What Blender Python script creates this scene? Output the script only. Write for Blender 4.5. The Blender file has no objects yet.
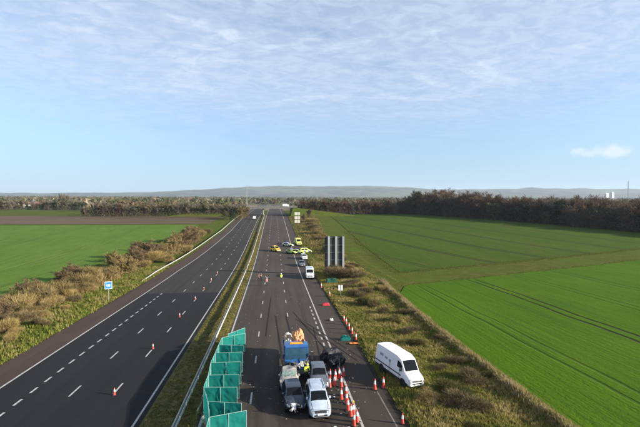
import bpy, math, random
import numpy as np
from mathutils import Vector, Matrix, noise as mnoise
R = math.radians
random.seed(7); rng = np.random.default_rng(7)
scene = bpy.context.scene
C = scene.collection

# ------------------------------------------------------------------ camera
CAM_H, FOC, YAW, HOR = 16.5, 400.0, math.atan(46/400), 209.0    # focal length in photo pixels (640 wide)
cam_d = bpy.data.cameras.new('camera'); cam = bpy.data.objects.new('camera', cam_d); C.objects.link(cam)
cam_d.sensor_width = 36; cam_d.lens = 36*FOC/640; cam_d.clip_end = 40000; cam_d.clip_start = .5
cam.location = (0, 0, CAM_H)
cam.rotation_euler = (R(90)-math.atan((213.5-HOR)/FOC), 0, -YAW)
scene.camera = cam

# ------------------------------------------------------------------ world, sun, exposure
SUN_EL, SUN_BACK = R(17), R(20)
w = bpy.data.worlds.new('World'); scene.world = w; w.use_nodes = True
nt = w.node_tree; nt.nodes.clear(); N = nt.nodes.new; LK = nt.links.new
sky = N('ShaderNodeTexSky'); sky.sky_type = 'NISHITA'; sky.sun_disc = False
sky.sun_elevation = SUN_EL; sky.sun_rotation = R(90)+SUN_BACK; sky.air_density = 1.0; sky.dust_density = .05; sky.ozone_density = 3.5
tc = N('ShaderNodeTexCoord'); sep = N('ShaderNodeSeparateXYZ'); LK(tc.outputs['Generated'], sep.inputs[0])
def wmath(op, a, b=None, c=None):
    n = N('ShaderNodeMath'); n.operation = op
    for i, v in enumerate((a, b, c)):
        if v is None: continue
        if isinstance(v, (int, float)): n.inputs[i].default_value = v
        else: LK(v, n.inputs[i])
    return n.outputs[0]
zc = wmath('MAXIMUM', sep.outputs[2], 0.012)
zc = wmath('ADD', zc, .03)
comb = N('ShaderNodeCombineXYZ'); LK(wmath('DIVIDE', sep.outputs[0], zc), comb.inputs[0]); LK(wmath('DIVIDE', sep.outputs[1], zc), comb.inputs[1])
def wnoise(scale, detail, rough, dist=0, rot=0, sx=1, sy=1, off=0):
    mp = N('ShaderNodeMapping'); LK(comb.outputs[0], mp.inputs[0]); mp.inputs['Rotation'].default_value[2] = rot
    mp.inputs['Scale'].default_value = (sx, sy, 1); mp.inputs['Location'].default_value = (off, off*.7, 0)
    n = N('ShaderNodeTexNoise'); n.inputs['Scale'].default_value = scale; n.inputs['Detail'].default_value = detail
    n.inputs['Roughness'].default_value = rough; n.inputs['Distortion'].default_value = dist; LK(mp.outputs[0], n.inputs[0]); return n.outputs[0]
def wramp(v, a, b, lo=0., hi=1.):
    m = N('ShaderNodeMapRange'); m.interpolation_type = 'SMOOTHSTEP'; LK(v, m.inputs[0])
    for i, x in enumerate((a, b, lo, hi)): m.inputs[i+1].default_value = x
    return m.outputs[0]
big = wramp(wnoise(.42, 6, .6, 1.2, R(35), 1, 1.25, 3.1), .22, .48)           # broad veil of thin cloud
rip = wramp(wnoise(7.5, 4, .6, .8, R(-35), 1, 1.45, 1.3), .36, .64, .70, 1.)    # rippled texture of the veil
streak = wramp(wnoise(.9, 7, .65, 1.6, R(28), .8, 1.5, 9.), .38, .66, .3, 1.)
veil = wmath('MULTIPLY', wmath('MULTIPLY', big, rip), wmath('MAXIMUM', streak, .74))
low = wramp(sep.outputs[2], .07, .33)
veil = wmath('MULTIPLY', wmath('MULTIPLY', veil, low), .92)
hzf = wramp(sep.outputs[2], -.02, .24, .92, 0.)          # pale mist low in the sky, the same all round
hmix = N('ShaderNodeMix'); hmix.data_type = 'RGBA'; LK(hzf, hmix.inputs[0]); LK(sky.outputs[0], hmix.inputs[6]); hmix.inputs[7].default_value = (1.8, 2.6, 3.35, 1)
mix = N('ShaderNodeMix'); mix.data_type = 'RGBA'; LK(veil, mix.inputs[0]); LK(hmix.outputs[2], mix.inputs[6]); mix.inputs[7].default_value = (3.75, 4.25, 5.0, 1)
# one small puff of cumulus low over the right-hand skyline
def wdot(v):
    n = N('ShaderNodeVectorMath'); n.operation = 'DOT_PRODUCT'; LK(tc.outputs['Generated'], n.inputs[0]); n.inputs[1].default_value = v; return n.outputs['Value']
cd = Vector((286*math.cos(YAW)+FOC*math.sin(YAW), -286*math.sin(YAW)+FOC*math.cos(YAW), HOR-151)).normalized(); cr_ = Vector((cd.y, -cd.x, 0)).normalized(); cu = cr_.cross(cd)
pn = N('ShaderNodeTexNoise'); pn.inputs['Scale'].default_value = 38; pn.inputs['Detail'].default_value = 5; LK(tc.outputs['Generated'], pn.inputs[0])
du, dv = wmath('DIVIDE', wdot(cr_), .058), wmath('DIVIDE', wdot(cu), .0135)
rr_ = wmath('ADD', wmath('POWER', wmath('ABSOLUTE', du), 2.), wmath('POWER', wmath('ABSOLUTE', dv), 2.))
puff = wramp(wmath('ADD', rr_, wmath('MULTIPLY', wmath('SUBTRACT', pn.outputs[0], .5), -5.0)), 1.3, -.4, 0., .7)
puff = wmath('MULTIPLY', puff, wramp(wdot(cd), .5, .8))
pm_ = N('ShaderNodeMix'); pm_.data_type = 'RGBA'; LK(puff, pm_.inputs[0]); LK(mix.outputs[2], pm_.inputs[6]); pm_.inputs[7].default_value = (4.4, 4.7, 5.1, 1); mix = pm_
bg = N('ShaderNodeBackground'); bg.inputs[1].default_value = .074; LK(mix.outputs[2], bg.inputs[0])
wo = N('ShaderNodeOutputWorld'); LK(bg.outputs[0], wo.inputs[0])

sd = bpy.data.lights.new('sun', 'SUN'); sd.energy = 5.0; sd.angle = R(.55); sd.color = (1, .90, .76)
sun = bpy.data.objects.new('sun', sd); C.objects.link(sun); sun.location = (200, -80, 120)
sun.rotation_euler = Vector((-math.cos(SUN_BACK)*math.cos(SUN_EL), math.sin(SUN_BACK)*math.cos(SUN_EL), -math.sin(SUN_EL))).to_track_quat('-Z', 'Y').to_euler()
scene.view_settings.view_transform = 'Standard'; scene.view_settings.look = 'None'
scene.view_settings.gamma = 1; scene.view_settings.use_curve_mapping = False
scene.view_settings.exposure = 1.45
scene.render.engine = 'CYCLES'
scene.cycles.use_denoising = True; scene.cycles.max_bounces = 6; scene.cycles.diffuse_bounces = 3
scene.cycles.transparent_max_bounces = 8; scene.cycles.use_adaptive_sampling = True

# ------------------------------------------------------------------ helpers: materials
MATS = {}
def mat(name, col, rough=.7, spec=.3, metal=0, var=.15, scale=6., bump=0, bscale=None, coat=0, col2=None, translucent=0, trans=0, attr=None, emit=0):
    if name in MATS: return MATS[name]
    m = bpy.data.materials.new(name); m.use_nodes = True; t = m.node_tree; n = t.nodes; l = t.links
    b = n['Principled BSDF']; b.inputs['Roughness'].default_value = rough; b.inputs['Metallic'].default_value = metal
    b.inputs['Specular IOR Level'].default_value = spec; b.inputs['Coat Weight'].default_value = coat
    tcn = n.new('ShaderNodeTexCoord')
    nz = n.new('ShaderNodeTexNoise'); nz.inputs['Scale'].default_value = scale; nz.inputs['Detail'].default_value = 5
    l.new(tcn.outputs['Object'], nz.inputs[0])
    mr = n.new('ShaderNodeMapRange'); mr.inputs[1].default_value = .3; mr.inputs[2].default_value = .7; l.new(nz.outputs[0], mr.inputs[0])
    mx = n.new('ShaderNodeMix'); mx.data_type = 'RGBA'; l.new(mr.outputs[0], mx.inputs[0])
    c2 = col2 or tuple(min(1, c*(1+var)) for c in col); c1 = col if col2 else tuple(c*(1-var) for c in col)
    mx.inputs[6].default_value = (*c1, 1); mx.inputs[7].default_value = (*c2, 1)
    out = mx.outputs[2]
    if attr:
        a = n.new('ShaderNodeAttribute'); a.attribute_name = attr
        mm = n.new('ShaderNodeMix'); mm.data_type = 'RGBA'; mm.blend_type = 'MULTIPLY'; mm.inputs[0].default_value = 1
        l.new(out, mm.inputs[6]); l.new(a.outputs['Color'], mm.inputs[7]); out = mm.outputs[2]
    l.new(out, b.inputs['Base Color'])
    if bump:
        nb = n.new('ShaderNodeTexNoise'); nb.inputs['Scale'].default_value = bscale or scale*4; nb.inputs['Detail'].default_value = 4; l.new(tcn.outputs['Object'], nb.inputs[0])
        bp = n.new('ShaderNodeBump'); bp.inputs['Strength'].default_value = 1; bp.inputs['Distance'].default_value = bump; l.new(nb.outputs[0], bp.inputs['Height']); l.new(bp.outputs[0], b.inputs['Normal'])
    if translucent:
        tr = n.new('ShaderNodeBsdfTranslucent'); l.new(out, tr.inputs[0])
        ms = n.new('ShaderNodeMixShader'); ms.inputs[0].default_value = translucent
        l.new(b.outputs[0], ms.inputs[1]); l.new(tr.outputs[0], ms.inputs[2]); l.new(ms.outputs[0], n['Material Output'].inputs[0])
    if emit:
        b.inputs['Emission Color'].default_value = (*col, 1); b.inputs['Emission Strength'].default_value = emit
    MATS[name] = m; return m

class G:    # small node-graph helper for the ground materials
    def __init__(s, name, rough=.9, spec=.2):
        s.m = bpy.data.materials.new(name); s.m.use_nodes = True; s.t = s.m.node_tree; s.n = s.t.nodes; s.l = s.t.links
        s.b = s.n['Principled BSDF']; s.b.inputs['Roughness'].default_value = rough; s.b.inputs['Specular IOR Level'].default_value = spec
        s.tc = s.n.new('ShaderNodeTexCoord'); s.co = s.tc.outputs['Object']
    def noise(s, scale, detail=5, rough=.55, sx=1, sy=1, rot=0, dist=0, off=0):
        mp = s.n.new('ShaderNodeMapping'); s.l.new(s.co, mp.inputs[0]); mp.inputs['Scale'].default_value = (sx, sy, 1); mp.inputs['Rotation'].default_value[2] = rot
        mp.inputs['Location'].default_value = (off, off, 0)
        z = s.n.new('ShaderNodeTexNoise'); z.inputs['Scale'].default_value = scale; z.inputs['Detail'].default_value = detail; z.inputs['Roughness'].default_value = rough
        z.inputs['Distortion'].default_value = dist; s.l.new(mp.outputs[0], z.inputs[0]); return z.outputs[0]
    def rng(s, v, a, b, lo=0, hi=1):
        m = s.n.new('ShaderNodeMapRange'); s.put(v, m.inputs[0])
        for i, x in enumerate((a, b, lo, hi)): m.inputs[i+1].default_value = x
        return m.outputs[0]
    def put(s, v, sock):
        if isinstance(v, (int, float)): sock.default_value = v
        elif isinstance(v, tuple): sock.default_value = (*v, 1)
        else: s.l.new(v, sock)
    def mix(s, f, a, b, blend='MIX'):
        m = s.n.new('ShaderNodeMix'); m.data_type = 'RGBA'; m.blend_type = blend; s.put(f, m.inputs[0]); s.put(a, m.inputs[6]); s.put(b, m.inputs[7]); return m.outputs[2]
    def math(s, op, a, b=0, c=0):
        m = s.n.new('ShaderNodeMath'); m.operation = op; s.put(a, m.inputs[0]); s.put(b, m.inputs[1]); s.put(c, m.inputs[2]); return m.outputs[0]
    def xyz(s):
        q = s.n.new('ShaderNodeSeparateXYZ'); s.l.new(s.co, q.inputs[0]); return q.outputs
    def done(s, col, bump=None, dist=.05):
        s.put(col, s.b.inputs['Base Color'])
        if bump is not None:
            bp = s.n.new('ShaderNodeBump'); bp.inputs['Distance'].default_value = dist; s.l.new(bump, bp.inputs['Height']); s.l.new(bp.outputs[0], s.b.inputs['Normal'])
        return s.m

# ------------------------------------------------------------------ helpers: objects and meshes
def tag(o, label=None, cat=None, group=None, kind=None):
    if label: o['label'] = label
    if cat: o['category'] = cat
    if group: o['group'] = group
    if kind: o['kind'] = kind
    return o
def empty(name, loc=(0, 0, 0), rot=(0, 0, 0), label=None, cat=None, group=None):
    o = bpy.data.objects.new(name, None); o.empty_display_size = .3; C.objects.link(o); o.location = loc; o.rotation_euler = rot
    return tag(o, label, cat, group)
def link(name, me, parent=None, loc=(0, 0, 0), rot=(0, 0, 0), scale=(1, 1, 1)):
    o = bpy.data.objects.new(name, me); C.objects.link(o); o.location = loc; o.rotation_euler = rot; o.scale = scale
    if parent: o.parent = parent
    return o
def copy_tree(o, parent=None):
    c = o.copy(); C.objects.link(c); c.parent = parent
    for ch in list(o.children): copy_tree(ch, c)
    return c
class MB:
    def __init__(s): s.v = []; s.f = []; s.mi = []; s.m = 0
    def add(s, vs, fs):
        o = len(s.v); s.v += [tuple(v) for v in vs]; s.f += [tuple(i+o for i in f) for f in fs]; s.mi += [s.m]*len(fs); return s
    def box(s, c, d, rot=None, taper=1.):
        x, y, z = d[0]/2, d[1]/2, d[2]/2
        vs = [Vector((a*x*(taper if k > 0 else 1), b*y*(taper if k > 0 else 1), k*z)) for k in (-1, 1) for a, b in ((-1, -1), (1, -1), (1, 1), (-1, 1))]
        if rot is not None: vs = [rot @ v for v in vs]
        c = Vector(c)
        return s.add([v+c for v in vs], [(3, 2, 1, 0), (4, 5, 6, 7), (0, 1, 5, 4), (1, 2, 6, 5), (2, 3, 7, 6), (3, 0, 4, 7)])
    def tube(s, p, q, r0, r1=None, n=6, cap=True):
        p, q = Vector(p), Vector(q); r1 = r0 if r1 is None else r1; d = (q-p)
        if d.length < 1e-6: return s
        a = d.normalized().orthogonal().normalized(); b = d.normalized().cross(a)
        vs = []
        for k, (c, r) in enumerate(((p, r0), (q, r1))):
            for i in range(n):
                t = 2*math.pi*i/n; vs.append(c+a*math.cos(t)*r+b*math.sin(t)*r)
        fs = [(i, (i+1) % n, n+(i+1) % n, n+i) for i in range(n)]
        if cap: fs += [tuple(range(n))[::-1], tuple(range(n, 2*n))]
        return s.add(vs, fs)
    def lathe(s, prof, n=12, c=(0, 0, 0), axis=2):
        vs = []; m = len(prof)
        for r, z in prof:
            for i in range(n):
                t = 2*math.pi*i/n; a, b = r*math.cos(t), r*math.sin(t)
                v = (a, b, z) if axis == 2 else ((z, a, b) if axis == 0 else (b, z, a))
                vs.append((v[0]+c[0], v[1]+c[1], v[2]+c[2]))
        fs = [(k*n+i, k*n+(i+1) % n, (k+1)*n+(i+1) % n, (k+1)*n+i) for k in range(m-1) for i in range(n)]
        fs += [tuple(range(n))[::-1], tuple((m-1)*n+i for i in range(n))]
        return s.add(vs, fs)
    def grid(s, pts, nu, nv):
        return s.add(pts, [(u*nv+v, u*nv+v+1, (u+1)*nv+v+1, (u+1)*nv+v) for u in range(nu-1) for v in range(nv-1)])
    def mesh(s, name, mats, smooth=None, fn=None):
        me = bpy.data.meshes.new(name); v = s.v if fn is None else [tuple(fn(Vector(p))) for p in s.v]
        me.from_pydata(v, [], s.f)
        for m in (mats if isinstance(mats, (list, tuple)) else [mats]): me.materials.append(m)
        me.polygons.foreach_set('material_index', s.mi)
        if smooth is not None:
            me.polygons.foreach_set('use_smooth', [True]*len(s.f)); me.update(); me.set_sharp_from_angle(angle=R(smooth))
        me.update(); return me
    def build(s, name, mats, parent=None, smooth=None, fn=None, **k):
        return link(name, s.mesh(name, mats, smooth, fn), parent, **k)
def soup(name, verts, faces_n, mats, cols=None, mi=None):
    """verts (k*n,3): k separate n-gons in one mesh, optional colour for each"""
    k = len(verts)//faces_n; me = bpy.data.meshes.new(name)
    me.vertices.add(len(verts)); me.vertices.foreach_set('co', np.asarray(verts, np.float32).ravel())
    me.loops.add(len(verts)); me.loops.foreach_set('vertex_index', np.arange(len(verts), dtype=np.int32))
    me.polygons.add(k); me.polygons.foreach_set('loop_start', (np.arange(k)*faces_n).astype(np.int32)); me.polygons.foreach_set('loop_total', np.full(k, faces_n, np.int32))
    for m in (mats if isinstance(mats, (list, tuple)) else [mats]): me.materials.append(m)
    if mi is not None: me.polygons.foreach_set('material_index', mi.astype(np.int32))
    me.update(calc_edges=True)
    if cols is not None:
        a = me.color_attributes.new('tint', 'FLOAT_COLOR', 'POINT')
        c4 = np.ones((len(verts), 4), np.float32); c4[:, :3] = np.repeat(cols, faces_n, 0); a.data.foreach_set('color', c4.ravel())
    return me

# ------------------------------------------------------------------ lie of the land
_ky = [-200, 100, 125, 150, 197, 250, 300, 400, 800, 8600]; _kz = [0, 0, .5, 1.7, 4.9, 8.3, 11.0, 14.4, 27.5, 281.]
_fy = np.arange(-200, 1000, 2.); _fz = np.interp(_fy, _ky, _kz)
_ker = np.hanning(31); _ker /= _ker.sum(); _fz = np.convolve(np.pad(_fz, 15, mode='edge'), _ker, 'valid')
_fz[_fy > 900] = np.interp(_fy[_fy > 900], _ky, _kz)
KY = np.array([-120, -40, 0, 40, 80]+list(range(90, 421, 10))+[460, 520, 600, 700, 850, 1200, 1800, 2600, 3600, 5000, 6500, 8600], float)
KZ = np.where(KY < 880, np.interp(KY, _fy, _fz), np.interp(KY, _ky, _kz))
def zf(y): return float(np.interp(y, KY, KZ))
def ray(x, y, d):
    l = (x-320)*d/FOC
    return d*math.sin(YAW)+l*math.cos(YAW), d*math.cos(YAW)-l*math.sin(YAW), CAM_H-d*(y-HOR)/FOC
def P(x, y, h=0.):          # the spot of ground (raised by h) seen at a photo pixel
    d = 15.
    while d < 9000:
        X, Y, Z = ray(x, y, d)
        if Z <= zf(Y)+h: break
        d *= 1.01
    lo, hi = d/1.01, d
    for _ in range(30):
        m = (lo+hi)/2; X, Y, Z = ray(x, y, m)
        if Z <= zf(Y)+h: hi = m
        else: lo = m
    X, Y, Z = ray(x, y, hi)
    return Vector((X, Y, zf(Y)))
def clip(poly, k, keep_above):
    out = []
    for i in range(len(poly)):
        a, b = poly[i], poly[(i+1) % len(poly)]
        ia = (a[1] >= k) if keep_above else (a[1] <= k); ib = (b[1] >= k) if keep_above else (b[1] <= k)
        if ia: out.append(a)
        if ia != ib:
            t = (k-a[1])/(b[1]-a[1]); out.append((a[0]+t*(b[0]-a[0]), k))
    return out
def sheet(name, polys, material, dz, parent=None, kind='structure'):
    mb = MB()
    if isinstance(polys[0][0], (int, float)): polys = [polys]
    for poly in polys:
        ys = [p[1] for p in poly]; ks = [min(ys)]+[k for k in KY if min(ys) < k < max(ys)]+[max(ys)]
        for a, b in zip(ks, ks[1:]):
            q = clip(clip(poly, a, True), b, False)
            q2 = [p for i, p in enumerate(q) if math.dist(p, q[i-1]) > 1e-5]
            if len(q2) < 3: continue
            ar = sum(q2[i-1][0]*q2[i][1]-q2[i][0]*q2[i-1][1] for i in range(len(q2)))
            if ar < 0: q2 = q2[::-1]
            mb.add([(x, y, zf(y)+dz) for x, y in q2], [tuple(range(len(q2)))])
    o = mb.build(name, material, parent)
    if kind and not parent: o['kind'] = kind
    return o
def band(xl, xr, y0, y1):     # strip along the road; xl/xr numbers or functions of y
    fl = xl if callable(xl) else (lambda y: xl); fr = xr if callable(xr) else (lambda y: xr)
    ks = [y0]+[float(k) for k in KY if y0 < k < y1]+[y1]
    return [[(fl(a), a), (fr(a), a), (fr(b), b), (fl(b), b)] for a, b in zip(ks, ks[1:])]

# ------------------------------------------------------------------ ground materials
def m_grass():
    g = G('rough_grass', .95, .03)
    a = g.noise(.35, 6, .6); b = g.noise(3., 5, .65); c = g.noise(.06, 4)
    col = g.mix(g.rng(b, .3, .7), (.040, .056, .007), (.082, .092, .017)); col = g.mix(g.rng(a, .48, .70, 0, .7), col, (.115, .100, .030))
    col = g.mix(g.rng(c, .45, .65, 0, .7), col, (.062, .098, .012))
    return g.done(col, b, .25)
def m_crop(name, c0, c1, c2, trams, yend, rowdir=0., slope=0.):
    g = G(name, .95, .04); X, Y, Z = g.xyz()
    big = g.noise(.035, 5, .6, 1, .35); mid = g.noise(.25, 5, .6, 1, .4); fine = g.noise(2.2, 5, .7)
    rows = g.noise(1.3, 3, .6, 1, .02, rowdir)
    col = g.mix(g.rng(big, .35, .65), c0, c1); col = g.mix(g.rng(mid, .45, .72, 0, .55), col, c2)
    col = g.mix(g.rng(g.noise(.11, 6, .7, 1, .5, .2, .6, 5), .50, .70, 0, .5), col, tuple(c*k_ for c, k_ in zip(c1, (1.5, 1.15, 1.6))))
    col = g.mix(g.rng(fine, .3, .7, 0, .45), col, g.mix(.5, c0, (.02, .03, .008)))
    col = g.mix(g.rng(g.noise(.9, 6, .7, 1, .5), .60, .78, 0, .5), col, (.045, .042, .018))
    col = g.mix(g.rng(rows, .52, .68, 0, .45), col, (.030, .055, .010))
    u = g.math('SUBTRACT', X, g.math('MULTIPLY', Y, slope)); wob = g.math('MULTIPLY', g.math('SUBTRACT', g.noise(.05, 2), .5), 2.2); u = g.math('ADD', u, wob)
    mask = 0.
    for x0, wd, st in trams:
        for s in (-.95, .95):
            d = g.math('ABSOLUTE', g.math('SUBTRACT', u, x0+s)); mask = g.math('MAXIMUM', mask, g.rng(d, wd*.5, wd, st, 0))
    if yend is not None: mask = g.math('MULTIPLY', mask, g.rng(g.math('ADD', Y, g.math('MULTIPLY', X, -.376)), yend, yend-4))
    mask = g.math('MULTIPLY', mask, g.rng(g.noise(.6, 3), .25, .5, .45, 1))
    col = g.mix(mask, col, (.026, .030, .014))
    h = g.math('SUBTRACT', g.math('ADD', g.math('MULTIPLY', fine, .8), g.math('MULTIPLY', rows, .8)), g.math('MULTIPLY', mask, 1.2))
    return g.done(col, h, .16)
def m_plough():
    g = G('ploughed_soil', .95, .1)
    a = g.noise(.05, 5, .6, .25, 1); b = g.noise(1.5, 4, .6, .1, 1)
    return g.done(g.mix(g.rng(a, .35, .65), (.062, .045, .027), (.105, .080, .050)), b, .2)
def m_asphalt(name, c0, c1, stain=.5, lanes=None, spill=None):
    g = G(name, .88, .18); X, Y, Z = g.xyz()
    fine = g.noise(18, 4, .7); big = g.noise(.10, 5, .6, 1, .35); st = g.noise(.75, 5, .6, 1, .025)
    col = g.mix(g.rng(big, .3, .7), c0, c1)
    col = g.mix(g.rng(st, .50, .72, 0, stain), col, tuple(c*.55 for c in c0))
    col = g.mix(g.rng(g.noise(1.1, 4, .6, 1, .05, 0, 0, 7), .55, .75, 0, .35), col, tuple(min(1, c*1.6) for c in c1))
    if lanes:
        wv = g.math('MULTIPLY', g.math('ADD', X, -lanes[0]), 2*math.pi/(lanes[1]/2)); tr_ = g.math('SINE', wv)
        tr_ = g.math('MULTIPLY', g.rng(tr_, .1, 1., 0, .32), g.rng(g.noise(.25, 4, .6, 1, .05, 0, 0, 3), .35, .6)); col = g.mix(tr_, col, tuple(c*.62 for c in c0))
        sm = g.math('ABSOLUTE', g.math('SUBTRACT', g.math('FRACT', g.math('DIVIDE', g.math('ADD', X, -lanes[0]-.28), lanes[1])), .5)); sm = g.rng(sm, .012, .004, 0, .6); col = g.mix(sm, col, tuple(c*.4 for c in c0))
    vo = g.n.new('ShaderNodeTexVoronoi'); mpv_ = g.n.new('ShaderNodeMapping'); mpv_.inputs['Scale'].default_value = (.27, .035, 1); g.l.new(g.co, mpv_.inputs[0]); g.l.new(mpv_.outputs[0], vo.inputs['Vector']); vo.distance = 'CHEBYCHEV'; vo.inputs['Scale'].default_value = 1
    sv = g.n.new('ShaderNodeSeparateColor'); g.l.new(vo.outputs['Color'], sv.inputs[0]); col = g.mix(g.rng(sv.outputs[0], .72, .78, 0, .30), col, tuple(c*.6 for c in c0))
    if spill:
        sp = g.n.new('ShaderNodeVectorMath'); sp.operation = 'DISTANCE'; g.l.new(g.co, sp.inputs[0]); sp.inputs[1].default_value = spill
        df = g.math('ADD', sp.outputs['Value'], g.math('MULTIPLY', g.noise(.45, 5, .65, 1.3, .6), -9.)); col = g.mix(g.rng(df, .2, 2.2, .75, 0), col, (.010, .009, .008))
    col = g.mix(g.rng(fine, .3, .75, 0, .25), col, tuple(c*1.7 for c in c1))
    return g.done(col, fine, .012)
def m_plain():
    g = G('far_farmland', .95, .1)
    v = g.n.new('ShaderNodeTexVoronoi'); mp = g.n.new('ShaderNodeMapping'); mp.inputs['Scale'].default_value = (.0042, .0034, 1); mp.inputs['Rotation'].default_value[2] = .35
    g.l.new(g.co, mp.inputs[0]); g.l.new(mp.outputs[0], v.inputs['Vector']); v.inputs['Scale'].default_value = 1
    cr = g.n.new('ShaderNodeValToRGB'); g.l.new(v.outputs['Color'], cr.inputs[0]); cr.color_ramp.interpolation = 'CONSTANT'
    for i, (p, c) in enumerate(((0, (.07, .10, .03)), (.25, (.16, .125, .07)), (.45, (.05, .085, .022)), (.62, (.12, .085, .055)), (.8, (.09, .105, .04)))):
        e = cr.color_ramp.elements[i] if i < 2 else cr.color_ramp.elements.new(p); e.position = p; e.color = (*c, 1)
    col = g.mix(g.rng(g.noise(.03, 5, .6), .5, .62, 0, .8), cr.outputs[0], (.045, .042, .022))
    return g.done(col)
M_GRASS = m_grass(); M_PLAIN = m_plain()
M_CROP = m_crop('winter_wheat', (.048, .108, .0028), (.062, .128, .0042), (.040, .086, .0032), [(31.5, .30, .45), (45.6, .36, 1.), (59.7, .30, .4), (73.8, .30, .5)], 72.5)
M_CROP2 = m_crop('far_wheat', (.036, .076, .0055), (.056, .086, .009), (.080, .078, .018), [(78, 1.0, .45), (103, 1.1, .65), (128, 1.1, .6), (153, 1.0, .55), (178, 1.0, .5), (203, 1., .4)], None, R(-18), -.33)
M_CROPL = m_crop('left_wheat', (.082, .150, .022), (.094, .162, .027), (.076, .134, .020), [(-70, .4, .25), (-100, .4, .25), (-140, .4, .25), (-180, .4, .25)], None)
M_PLOUGH = m_plough()
M_ASPH_NEW = m_asphalt('new_asphalt', (.0088, .0090, .0104), (.0125, .0128, .0145), stain=.4, lanes=(-10.7, 3.65))
M_ASPH_OLD = m_asphalt('worn_asphalt', (.036, .029, .0235), (.056, .045, .0365), stain=.85, lanes=(-5.7, 3.9), spill=(3.6, 35.5, 0))
M_ASPH_FAR = m_asphalt('old_left_asphalt', (.022, .0195, .0175), (.033, .029, .0255), stain=.6, lanes=(-10.7, 3.65))
M_SHOULDER = m_asphalt('shoulder_asphalt', (.040, .026, .021), (.056, .036, .029), stain=.6)
M_SHOULDER2 = m_asphalt('right_shoulder_asphalt', (.038, .029, .023), (.050, .039, .031), stain=.7)
M_PAINT = mat('road_paint', (.48, .48, .45), .7, .3, scale=4., col2=(.17, .17, .16))
M_DRAIN = mat('drain_gravel', (.030, .027, .022), .95, .1, var=.5, scale=9., bump=.03)

# ------------------------------------------------------------------ ground, fields, roads
XW = 9000.
mb = MB(); xs = [-XW, -3000, -900, -300, 0, 300, 900, 3000, XW]
mb.grid([(x, y, z-.06) for y, z in zip(KY, KZ) for x in xs][:len(xs)*int((KY <= 420).sum())], int((KY <= 420).sum()), len(xs))
ground = mb.build('ground', M_GRASS); ground['kind'] = 'structure'
mb = MB(); far = [(y, z) for y, z in zip(KY, KZ) if y >= 420]
mb.grid([(x, y, z-.06) for y, z in far for x in xs], len(far), len(xs))
for f in range(len(mb.f)): mb.f[f] = mb.f[f][::-1]
plain = mb.build('plain', M_PLAIN); plain['kind'] = 'structure'
for o in (ground,):
    o.data.flip_normals() if o.data.polygons[0].normal.z < 0 else None
plain.data.flip_normals() if plain.data.polygons[0].normal.z < 0 else None

def olx(y): return float(np.interp(y, [110, 205], [-25.2, -21.7]))     # outer edge line of the left carriageway
def ledge(y): return olx(y)-3.5
Y0, Y1 = 12., 700.
YN = 81.                                                                # joint between the new and the old surface
road_l = sheet('road', band(lambda y: olx(y), -10.2, Y0, YN), M_ASPH_NEW, .0)
road_l2 = sheet('road', band(lambda y: olx(y), -10.2, YN, Y1), M_ASPH_FAR, .0)
sh_l = sheet('hard_shoulder', band(ledge, lambda y: olx(y), Y0, Y1), M_SHOULDER, 0.)
road_r = sheet('road', band(-5.95, 6.55, Y0, Y1), M_ASPH_OLD, 0.)
sh_r = sheet('hard_shoulder', band(6.55, 9.75, Y0, Y1), M_SHOULDER2, 0.)
drain = sheet('filter_drain', band(9.75, 10.25, Y0, 420), M_DRAIN, .0)
# paint
DZ = .004
def line(name, xf, y0, y1, wd, parent):
    f = xf if callable(xf) else (lambda y: xf)
    return sheet(name, band(lambda y: f(y)-wd/2, lambda y: f(y)+wd/2, y0, y1), M_PAINT, DZ, parent)
line('edge_line', lambda y: olx(y)+.1, Y0, YN, .20, road_l); line('edge_line', lambda y: olx(y)+.1, YN, Y1, .20, road_l2)
line('edge_line', -10.7, Y0, YN, .17, road_l); line('edge_line', -10.7, YN, Y1, .17, road_l2)
line('edge_line', -5.65, Y0, Y1, .20, road_r)
line('edge_line', 6.68, Y0, Y1, .20, sh_r)
sheet('channel_line', band(9.19, 9.31, Y0, 36.5), mat('worn_line', (.13, .125, .115), .8, .2, var=.4, scale=3.), DZ, sh_r)
def dash_mesh(ln, wd):
    return MB().add([(-wd/2, -ln/2, 0), (wd/2, -ln/2, 0), (wd/2, ln/2, 0), (-wd/2, ln/2, 0)], [(0, 1, 2, 3)]).mesh('lane_dash', M_PAINT)
dm, ds = dash_mesh(2.2, .16), dash_mesh(1.15, .20)
def dashes(x, ys, me, parent):
    for y in ys:
        if callable(parent): p = parent(y)
        else: p = parent
        sl = math.atan2(zf(y+1)-zf(y-1), 2)
        link('lane_dash', me, p, (x, y, zf(y)+DZ+.002), (sl, 0, 0))
lp = lambda y: road_l if y < YN else road_l2
dashes(-17.95, np.arange(20.4, 330, 9.), dm, lp)
dashes(-14.25, np.arange(20.5, 330, 9.), dm, lp)
dashes(-2.0, np.arange(17.2, 330, 9.), dm, road_r)
dashes(2.08, np.arange(17.4, 330, 9.), dm, road_r)
dashes(-21.75, np.arange(22.9, 82, 2.3), ds, lp)
dashes(6.03, np.arange(46.0, 69, 2.3), ds, road_r)

# skid marks and scrapes
M_SKID = mat('tyre_rubber_mark', (.012, .011, .010), .8, .2, var=.3, scale=2.)
for x0, y0, x1, y1, wd in ((1.0, 41, .2, 62, .22), (2.6, 41, 1.8, 62, .22), (3.2, 36, 3.9, 55, .18), (4.8, 36, 5.4, 55, .18), (6.4, 44, 3.0, 64, .2), (10.2, 41.5, 4.5, 58, .2), (9.0, 42.5, 3.2, 60, .2), (-1.1, 52, -.6, 75, .2)):
    sheet('tyre_mark', [(x0-wd/2, y0), (x0+wd/2, y0), (x1+wd/2, y1), (x1-wd/2, y1)], M_SKID, .0075, road_r)

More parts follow.
